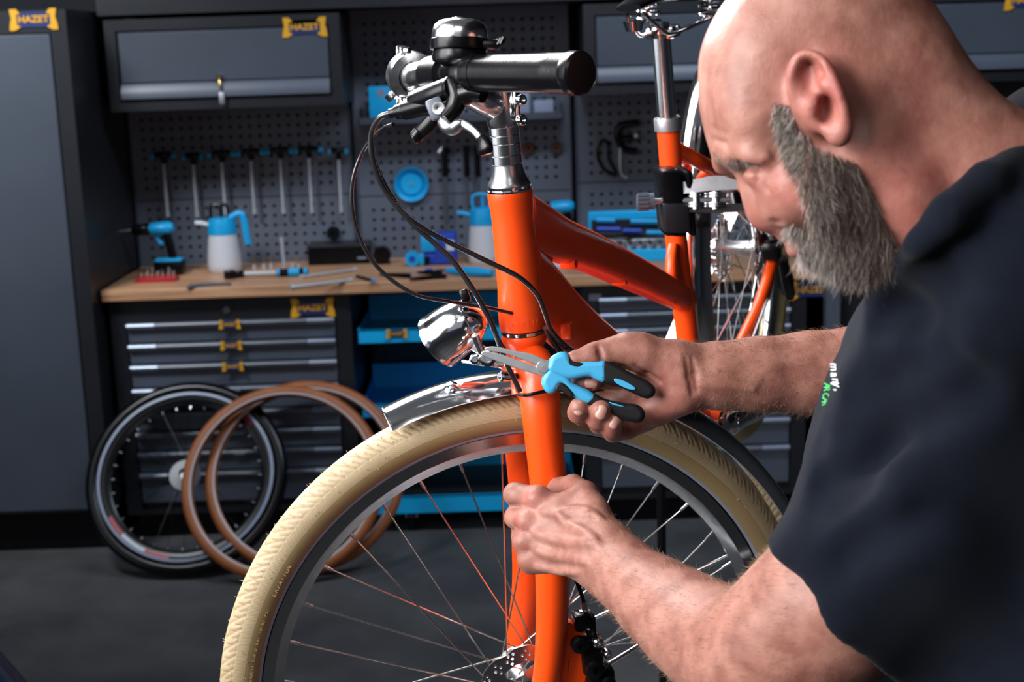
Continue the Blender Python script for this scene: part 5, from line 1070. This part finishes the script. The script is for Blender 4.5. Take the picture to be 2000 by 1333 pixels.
def skinmat():
    m=mat('skin',(.5,.27,.19),.47,sss=.18,spec=.4); nt=m.node_tree;N=nt.nodes;L=nt.links;b=N['Principled BSDF']
    tc=N.new('ShaderNodeTexCoord'); no=N.new('ShaderNodeTexNoise'); no.inputs['Scale'].default_value=42; no.inputs['Detail'].default_value=7; L.new(tc.outputs['Object'],no.inputs[0])
    cr_=N.new('ShaderNodeValToRGB'); cr_.color_ramp.elements[0].color=(.205,.078,.058,1); cr_.color_ramp.elements[1].color=(.335,.158,.120,1); cr_.color_ramp.elements[0].position=.33; cr_.color_ramp.elements[1].position=.66; L.new(no.outputs[0],cr_.inputs[0])
    at_=N.new('ShaderNodeAttribute'); at_.attribute_name='redness'; mx=N.new('ShaderNodeMix'); mx.data_type='RGBA'; L.new(at_.outputs['Fac'],mx.inputs[0]); L.new(cr_.outputs[0],mx.inputs[6]); mx.inputs[7].default_value=(.40,.10,.085,1)
    sp=N.new('ShaderNodeTexVoronoi'); sp.inputs['Scale'].default_value=65; L.new(tc.outputs['Object'],sp.inputs[0]); lt=N.new('ShaderNodeMath'); lt.operation='LESS_THAN'; L.new(sp.outputs[0],lt.inputs[0]); lt.inputs[1].default_value=.07
    ml=N.new('ShaderNodeMath'); ml.operation='MULTIPLY'; L.new(lt.outputs[0],ml.inputs[0]); ml.inputs[1].default_value=.35
    m2=N.new('ShaderNodeMix'); m2.data_type='RGBA'; L.new(ml.outputs[0],m2.inputs[0]); L.new(mx.outputs[2],m2.inputs[6]); m2.inputs[7].default_value=(.22,.08,.05,1); L.new(m2.outputs[2],b.inputs['Base Color'])
    n2=N.new('ShaderNodeTexNoise'); n2.inputs['Scale'].default_value=900; n2.inputs['Detail'].default_value=3; L.new(tc.outputs['Object'],n2.inputs[0])
    v2=N.new('ShaderNodeTexVoronoi'); v2.inputs['Scale'].default_value=750; L.new(tc.outputs['Object'],v2.inputs[0])
    ad=N.new('ShaderNodeMath'); ad.operation='ADD'; L.new(n2.outputs[0],ad.inputs[0]); L.new(v2.outputs[0],ad.inputs[1])
    n3=N.new('ShaderNodeTexNoise'); n3.inputs['Scale'].default_value=95; n3.inputs['Detail'].default_value=4; L.new(tc.outputs['Object'],n3.inputs[0])
    bp=N.new('ShaderNodeBump'); bp.inputs['Strength'].default_value=.35; bp.inputs['Distance'].default_value=.0004; L.new(ad.outputs[0],bp.inputs['Height'])
    b2=N.new('ShaderNodeBump'); b2.inputs['Strength'].default_value=.4; b2.inputs['Distance'].default_value=.0018; L.new(n3.outputs[0],b2.inputs['Height']); L.new(bp.outputs[0],b2.inputs['Normal']); L.new(b2.outputs[0],b.inputs['Normal']); return m
M['skin']=skinmat()
body=qmesh('body',P_,F_,'skin',man,{'redness':red})
NRM=vnormals(P_,F_)
M['nail']=mat('fingernail',(.40,.215,.17),.35,coat=.1,var=.05,vs=200)
for (px,py,d,ax_,w_,l_) in ((1155,750,0,0,.0056,.0070),(1132,799,0,80,.0058,.0074),(1175,806,0,70,.0062,.0078),(1200,826,0,75,.0054,.0068)):
    p_=A2.front(px,py); t=R(ax_); g=MB(); ux=RT*math.cos(t)+UP*math.sin(t); uy=np.cross(-FW,ux)
    if p_ is None: continue
    c_=toW(p_); q=[]; fs=[]; n1,n2=9,9
    for i in range(n1):
        for j in range(n2):
            a=(i/(n1-1)*2-1); b_=(j/(n2-1)*2-1); sx=a*math.sqrt(max(0,1-b_*b_*.35)); sy=b_*math.sqrt(max(0,1-a*a*.35)); q.append(c_+ux*l_*sx+uy*w_*sy-FW*(.0007-.0012*(sx**2)-.0026*(sy**2)))
    fs=[(i*n2+j,(i+1)*n2+j,(i+1)*n2+j+1,i*n2+j+1) for i in range(n1-1) for j in range(n2-1)]
    g.add(q,fs); o=g.build('fingernail','nail',man); md=o.modifiers.new('s','SOLIDIFY'); md.thickness=.0004
# ---- hair strands
def strands(roots,dirs,lens,rad,name,m_,cols,bend,parent,seg=4,**k):
    n=len(roots); t=np.linspace(0,1,seg+1)[:,None,None]; D=dirs/np.linalg.norm(dirs,axis=1,keepdims=True)
    pts=roots[None]+D[None]*lens[None,:,None]*t+bend[None]*(t**2)*lens[None,:,None]           # seg+1,n,3
    r_=rad*(1-.85*np.linspace(0,1,seg+1)); u=np.cross(D,V(.3,.5,.8)); u/=np.linalg.norm(u,axis=1,keepdims=True); w_=np.cross(D,u)
    vs=[]
    for j in range(3): a=j*2*PI/3; vs.append(pts+(u*math.cos(a)+w_*math.sin(a))[None]*r_[:,None,None])
    A=np.stack(vs,2)                                            # seg+1,n,3corner,3
    vv=A.transpose(1,0,2,3).reshape(-1,3); base=np.arange(n)[:,None,None]*(seg+1)*3; i=np.arange(seg)[None,:,None]*3; j=np.arange(3)[None,None]; j2=(j+1)%3
    Fq=np.stack([base+i+j,base+i+j2,base+i+3+j2,base+i+3+j],-1).reshape(-1,4)
    return qmesh(name,vv,Fq,m_,parent,{'shade':np.repeat(cols,(seg+1)*3)},**k)
def hairmat(name,c0,c1):
    m=mat(name,c0,.5,spec=.5); N=m.node_tree.nodes;L=m.node_tree.links; a=N.new('ShaderNodeAttribute'); a.attribute_name='shade'; mx=N.new('ShaderNodeMix'); mx.data_type='RGBA'
    L.new(a.outputs['Fac'],mx.inputs[0]); mx.inputs[6].default_value=(*c0,1); mx.inputs[7].default_value=(*c1,1); L.new(mx.outputs[2],N['Principled BSDF'].inputs['Base Color']); return m
M['beard']=hairmat('beard_hair',(.042,.021,.014),(.74,.66,.60)); M['armhair']=hairmat('arm_hair',(.10,.05,.03),(.40,.26,.16))
hpx,hpy=px_of(hp); hn=NRM[:len(hp)]
bpoly=[(1514,200),(1540,204),(1556,250),(1598,288),(1640,302),(1672,316),(1706,376),(1726,432),(1757,486),(1768,515),(1738,540),(1700,550),(1650,545),(1600,520),(1560,500),(1560,480),(1548,460),(1530,456),(1534,444),(1548,440),(1572,446),(1584,436),(1566,378),(1543,322),(1520,268),(1510,225)]
bd=polydist(hpx,hpy,bpoly); near_=hp[:,2]<HD+.035
cand=np.where((bd>-3)&near_&((hn[:,2]<.35)))[0]
# also the underside of chin and jaw
prob=np.clip((bd[cand]+6)/14,.12,1)*np.where(hpy[cand]<330,2.2,1); prob/=prob.sum(); k_=rng.choice(cand,17000,p=prob)
rx,ry=hpx[k_],hpy[k_]; m_=len(k_)
fl=np.zeros((m_,3)); 
top_w=np.clip((330-ry)/120,0,1)[:,None]; chin=np.clip((ry-430)/90,0,1)[:,None]; mou=((rx<1575)&(ry<478))[:,None]
fl=V(.25,-1,0)*top_w+V(.22,-1,0)*(1-top_w)*(1-chin)+V(-.12,-1,0)*chin
fl=np.where(mou,V(-.35,-1,0)+V(0,0,0),fl)
d_=fl+hn[k_]*(.35+.25*rng.random((m_,1)))+rng.normal(0,.16,(m_,3))
ln=(.005+.009*np.clip((ry-210)/190,0,1)-.003*chin[:,0])*rng.uniform(.6,1.3,m_); ln=np.where(mou[:,0],.008*rng.uniform(.6,1.2,m_),ln)
sh=np.clip(rng.beta(.42,1.25,m_)*.95+.28*chin[:,0]*(rx<1700)-.30*((rx>1630)&(ry<540))+.15*mou[:,0]-.1,0,1)
strands(hp[k_]-hn[k_]*.001,d_,ln,.00023,'beard','beard',sh,rng.normal(0,.30,(m_,3))+V(0,-.1,0),man,6,kind='stuff')
# eyebrow, lashes, stubble rim
cand=np.where((polydist(hpx,hpy,[(1392,296),(1412,298),(1440,310),(1464,316),(1472,326),(1446,330),(1424,326),(1400,314)])>0)&(hp[:,2]<HD-.002))[0]
if len(cand):
    k_=rng.choice(cand,230); strands(hp[k_],V(.8,-.45,-.2)+hn[k_]*.5+rng.normal(0,.2,(230,3)),rng.uniform(.004,.008,230),.00014,'eyebrow','beard',rng.beta(1,4,230),rng.normal(0,.1,(230,3)),man,3,kind='stuff')
cand=np.where((polydist(hpx,hpy,[(1430,322),(1474,326),(1476,334),(1434,332)])>0)&(hp[:,2]<HD-.01))[0]
if len(cand): k_=rng.choice(cand,60); strands(hp[k_],V(-.5,-.8,-.5)+rng.normal(0,.15,(60,3)),rng.uniform(.004,.007,60),.00016,'eyelashes','beard',rng.random(60)*.2,rng.normal(0,.1,(60,3)),man,3,kind='stuff')
# arm hair
n0=len(hp); 
def armhair(P,Nn,sel,flow,n,name):
    c_=np.where(sel)[0]; k_=rng.choice(c_,n); L_=rng.uniform(.003,.009,n)
    strands(P[k_],flow+Nn[k_]*.55+rng.normal(0,.22,(n,3)),L_,.00014,name,'armhair',rng.random(n),rng.normal(0,.22,(n,3)),man,3,kind='stuff')
ax,ay=px_of(a1p); armhair(a1p,NRM[n0:n0+len(a1p)],(ax>1150)&(ax<1560)&(a1p[:,2]<1.47),nrm(c3(1175,1088,1.44)-c3(1430,1270,1.27))+V(0,-.5,0),3600,'arm_hair')
ax,ay=px_of(a2p); armhair(a2p,NRM[n0+len(a1p):],(ax>1290)&(ax<1760)&((ay<700)|(ax>1360)),V(-.6,-.25,0),3000,'arm_hair')
# ---- polo shirt
T_=Sdf(c3(1500,1420,1.25)-V(.02,0,.30),c3(2150,120,1.25)+V(.02,.02,.35),.0042)
def Cc(px,py,d,r): return (c3(px,py,d),r)
T_.chain([Cc(2135,410,1.075,.077),Cc(1990,535,1.07,.076),Cc(1893,632,1.085,.075)],.03)
T_.chain([Cc(1893,632,1.085,.075),Cc(1846,710,1.15,.080),Cc(1782,848,1.24,.080)],.03)
T_.chain([Cc(1990,700,1.32,.15),Cc(1900,850,1.33,.13),Cc(1850,950,1.33,.115),Cc(1960,1250,1.33,.165),Cc(2050,1480,1.33,.2)],.05)
T_.chain([Cc(2080,600,1.20,.12),Cc(1910,770,1.14,.092),Cc(1765,1030,1.14,.082),Cc(1668,1150,1.165,.0675),Cc(1600,1225,1.178,.064)],.035)
T_.chain([Cc(2200,800,1.22,.20),Cc(2150,1400,1.25,.22)],.05)
T_.ell(c3(2045,262,1.17),(.047,.047,.05),.01)
T_.chain([Cc(1812,690,1.44,.075),Cc(1930,690,1.40,.09)],.04)
# collar band
T_.chain([Cc(2010,296,1.045,.012),Cc(1930,352,1.015,.012),Cc(1850,418,1.005,.011),Cc(1795,478,1.02,.010),Cc(1762,520,1.05,.010)],.008)
# hem: cut the sleeve off square to the arm and hollow it
hc=c3(1642,1172,1.17); hd=nrm(V(-.69,-.67,.26)); sl=T_.box(hc-.16,hc+.16); x,y,z=T_.grid(sl)
pl=(x-hc[0])*hd[0]+(y-hc[1])*hd[1]+(z-hc[2])*hd[2]
rad_=np.sqrt(np.maximum((x-hc[0])**2+(y-hc[1])**2+(z-hc[2])**2-pl**2,0))
T_.f[sl]=np.where((rad_<.105)&(pl>-.02),np.maximum(T_.f[sl],pl-.004),T_.f[sl])
T_.cap(hc-hd*.012,hc+hd*.03,.0625,.0625,.003,True)
# folds
X_,Y_,Z_=[a.astype(np.float64) for a in T_.ax]; Xg=X_[:,None,None];Yg=Y_[None,:,None];Zg=Z_[None,None,:]
nz=.0030*np.sin(38*(Xg*.8+Yg*.5)+6*np.sin(9*Yg+7*Zg))+.0022*np.sin(61*(Yg*.7-Xg*.35+Zg*.4)+4*np.sin(14*Xg))
T_.f+=nz.astype(np.float32)
for l,r_,k in ((((1800,640),(1730,700),(1680,770),(1650,850),(1640,930)),.010,.03),(((1830,700),(1760,740),(1700,800),(1665,870)),.007,.025),(((1900,760),(1800,790),(1720,850),(1670,930)),.008,.03),(((1640,800),(1625,860),(1632,930)),.006,.02),(((1700,950),(1640,985),(1590,1040)),.007,.03),(((1780,1010),(1700,1050),(1640,1090)),.006,.03),(((1740,600),(1790,590),(1850,560)),.008,.03),(((1720,640),(1760,610),(1780,620)),.010,.02)):
    q=[T_.front(*p_) for p_ in l]; q=[x for x in q if x is not None]
    if len(q)>1: T_.chain([(x,r_*1.25) for x in q],k,True)
for l,r_ in ((((1770,680),(1705,745),(1668,820),(1655,900)),.008),(((1850,740),(1750,790),(1690,860),(1655,940)),.010),(((1760,960),(1680,1000),(1620,1060)),.009)):
    q=[T_.front(*p_) for p_ in l]; q=[x for x in q if x is not None]
    if len(q)>1: T_.chain([(x+V(0,0,.003),r_) for x in q],.03)
tp_,tf_=T_.mesh(3)
M['shirt']=mat('navy_jersey',(.0024,.0042,.0095),.9,spec=.12,sheen=.04,var=.15,vs=60,bump=.5,bs=1600,bd=.0006)
shirt=qmesh('polo_shirt',tp_,tf_,'shirt',man)
M['print_white']=mat('white_print',(.75,.77,.8),.6); M['print_green']=mat('green_print',(.05,.42,.10),.6)
def vert(s,pts,m_,size):
    q=cr(pts,8); mid=q[len(q)//2]; pm=T_.front(mid[0]+6,mid[1]); dm=(pm if pm is not None else c3(0,0,1.24))[2]
    for i,ch in enumerate(s):
        a=q[int((len(q)-1)*(i+.5)/len(s))]; p_=c3(a[0]+4,a[1],dm)
        if ch==' ' : continue
        y_=nrm(RT*.55-FW*.83); x_=nrm(-UP*.97+RT*.12); x_=nrm(x_-y_*(x_@y_)); n_=np.cross(x_,y_)
        if n_@FW>0: n_=-n_
        text3d('shirt_print',ch,size,(x_,y_,n_,toW(p_)-FW*.004-RT*.002),m_,shirt,depth=.0003,bold=.0001,sx=.66)
vert('many,',[(1628,713),(1629,735),(1634,752),(1637,766)],'print_white',.0125)
vert('AR CAR',[(1614,752),(1612,770),(1609,792)],'print_green',.010)
# ============================================================ pliers
PD=1.497; PC=at(1100,730,PD)
pl_=thing('bent_nose_pliers',PC,'bent nose pliers with sky blue and black grips, held against the headlight bracket','pliers')
M['sky']=mat('sky_blue_grip',(.045,.32,.56),.4,var=.03); M['grip_black']=mat('black_soft_grip',(.006,.006,.007),.5,spec=.3,bump=.2,bs=900)
M['tool_steel']=mat('tool_steel',(.60,.62,.64),.3,.85,var=.05,vs=120)
def L2(pts): return [((px-1100)/F*PD,-(py-730)/F*PD) for px,py in pts]
def flat(name,pts,th,m_,bev,dz=0,par=None): pts=cr(pts,3,True); return poly2d(name,L2(pts),[],max(th-2*bev,.0004),(RT,UP,-FW,PC-FW*dz),m_,par or pl_,bevel=bev,offset=-bev*.55)
jaw=flat('jaw',[(947,683),(953,678.5),(972,678),(1000,685),(1040,693),(1063,703),(1080,708),(1077,719),(1062,722),(1046,712),(1030,706),(1012,699),(983,689.5),(955,685.5)],.009,'tool_steel',.0007,.0015)
flat('jaw',[(944,687),(941,692),(950,697),(975,707),(1000,716),(1030,726),(1055,733),(1066,736),(1075,724),(1060,714),(1045,715),(1020,707.5),(1000,700),(975,691.5),(955,687.5)],.009,'tool_steel',.0007,0)
for k in range(7): a=(1007+k*2.6,697.5+k*1.0); MB().box(at(a[0],a[1],PD),(.0012,.007,.0022),np.stack([nrm(RT*.93-UP*.3),FW,nrm(UP)],1)).build('jaw_tooth','tan',jaw)
MB().lathe(at(1060,716.5,PD),-FW,[(0,0),(.0066,0),(.0066,.0062),(.0060,.0068),(0,.0070)],36).build('pivot','tool_steel',pl_)
up=[(1074,721),(1075,710),(1080,700),(1096,692),(1107,695),(1111,704),(1124,711),(1145,710),(1170,709),(1180,712),(1180,742),(1164,737),(1150,731),(1122,736),(1107,735),(1090,729)]
ub=[(1176,711),(1200,716),(1232,734),(1260,747),(1274,759),(1273,770),(1262,774),(1242,766),(1212,752),(1177,742)]
lo_=[(1075,722),(1090,730),(1107,740),(1117,752),(1158,773),(1152,785),(1136,780),(1117,768),(1104,752),(1093,748),(1086,757),(1080,764),(1070,763),(1063,752),(1062,742),(1066,734)]
lb=[(1154,771),(1180,784),(1217,792),(1242,795),(1254,805),(1253,817),(1241,822),(1212,815),(1196,806),(1172,796),(1148,785)]
flat('grip',up,.016,'sky',.0055,.001); flat('grip',ub,.0155,'grip_black',.0058,.001); flat('grip',lo_,.016,'sky',.0055,-.001); flat('grip',lb,.0155,'grip_black',.0058,-.001)
flat('grip_insert',[(1110,700),(1118,708),(1136,711),(1128,716),(1112,712)],.0165,'grip_black',.002,.0012)
flat('grip_insert',[(1086,757),(1094,749),(1104,754),(1118,770),(1112,774),(1098,764),(1088,764)],.0165,'grip_black',.002,.0004)
flat('grip_insert',[(1200,740),(1216,744),(1236,755),(1238,761),(1222,758),(1202,747)],.0165,'sky',.001,.0018)
flat('grip_insert',[(1190,786),(1212,792),(1216,794),(1200,791)],.0165,'sky',.0008,.0)
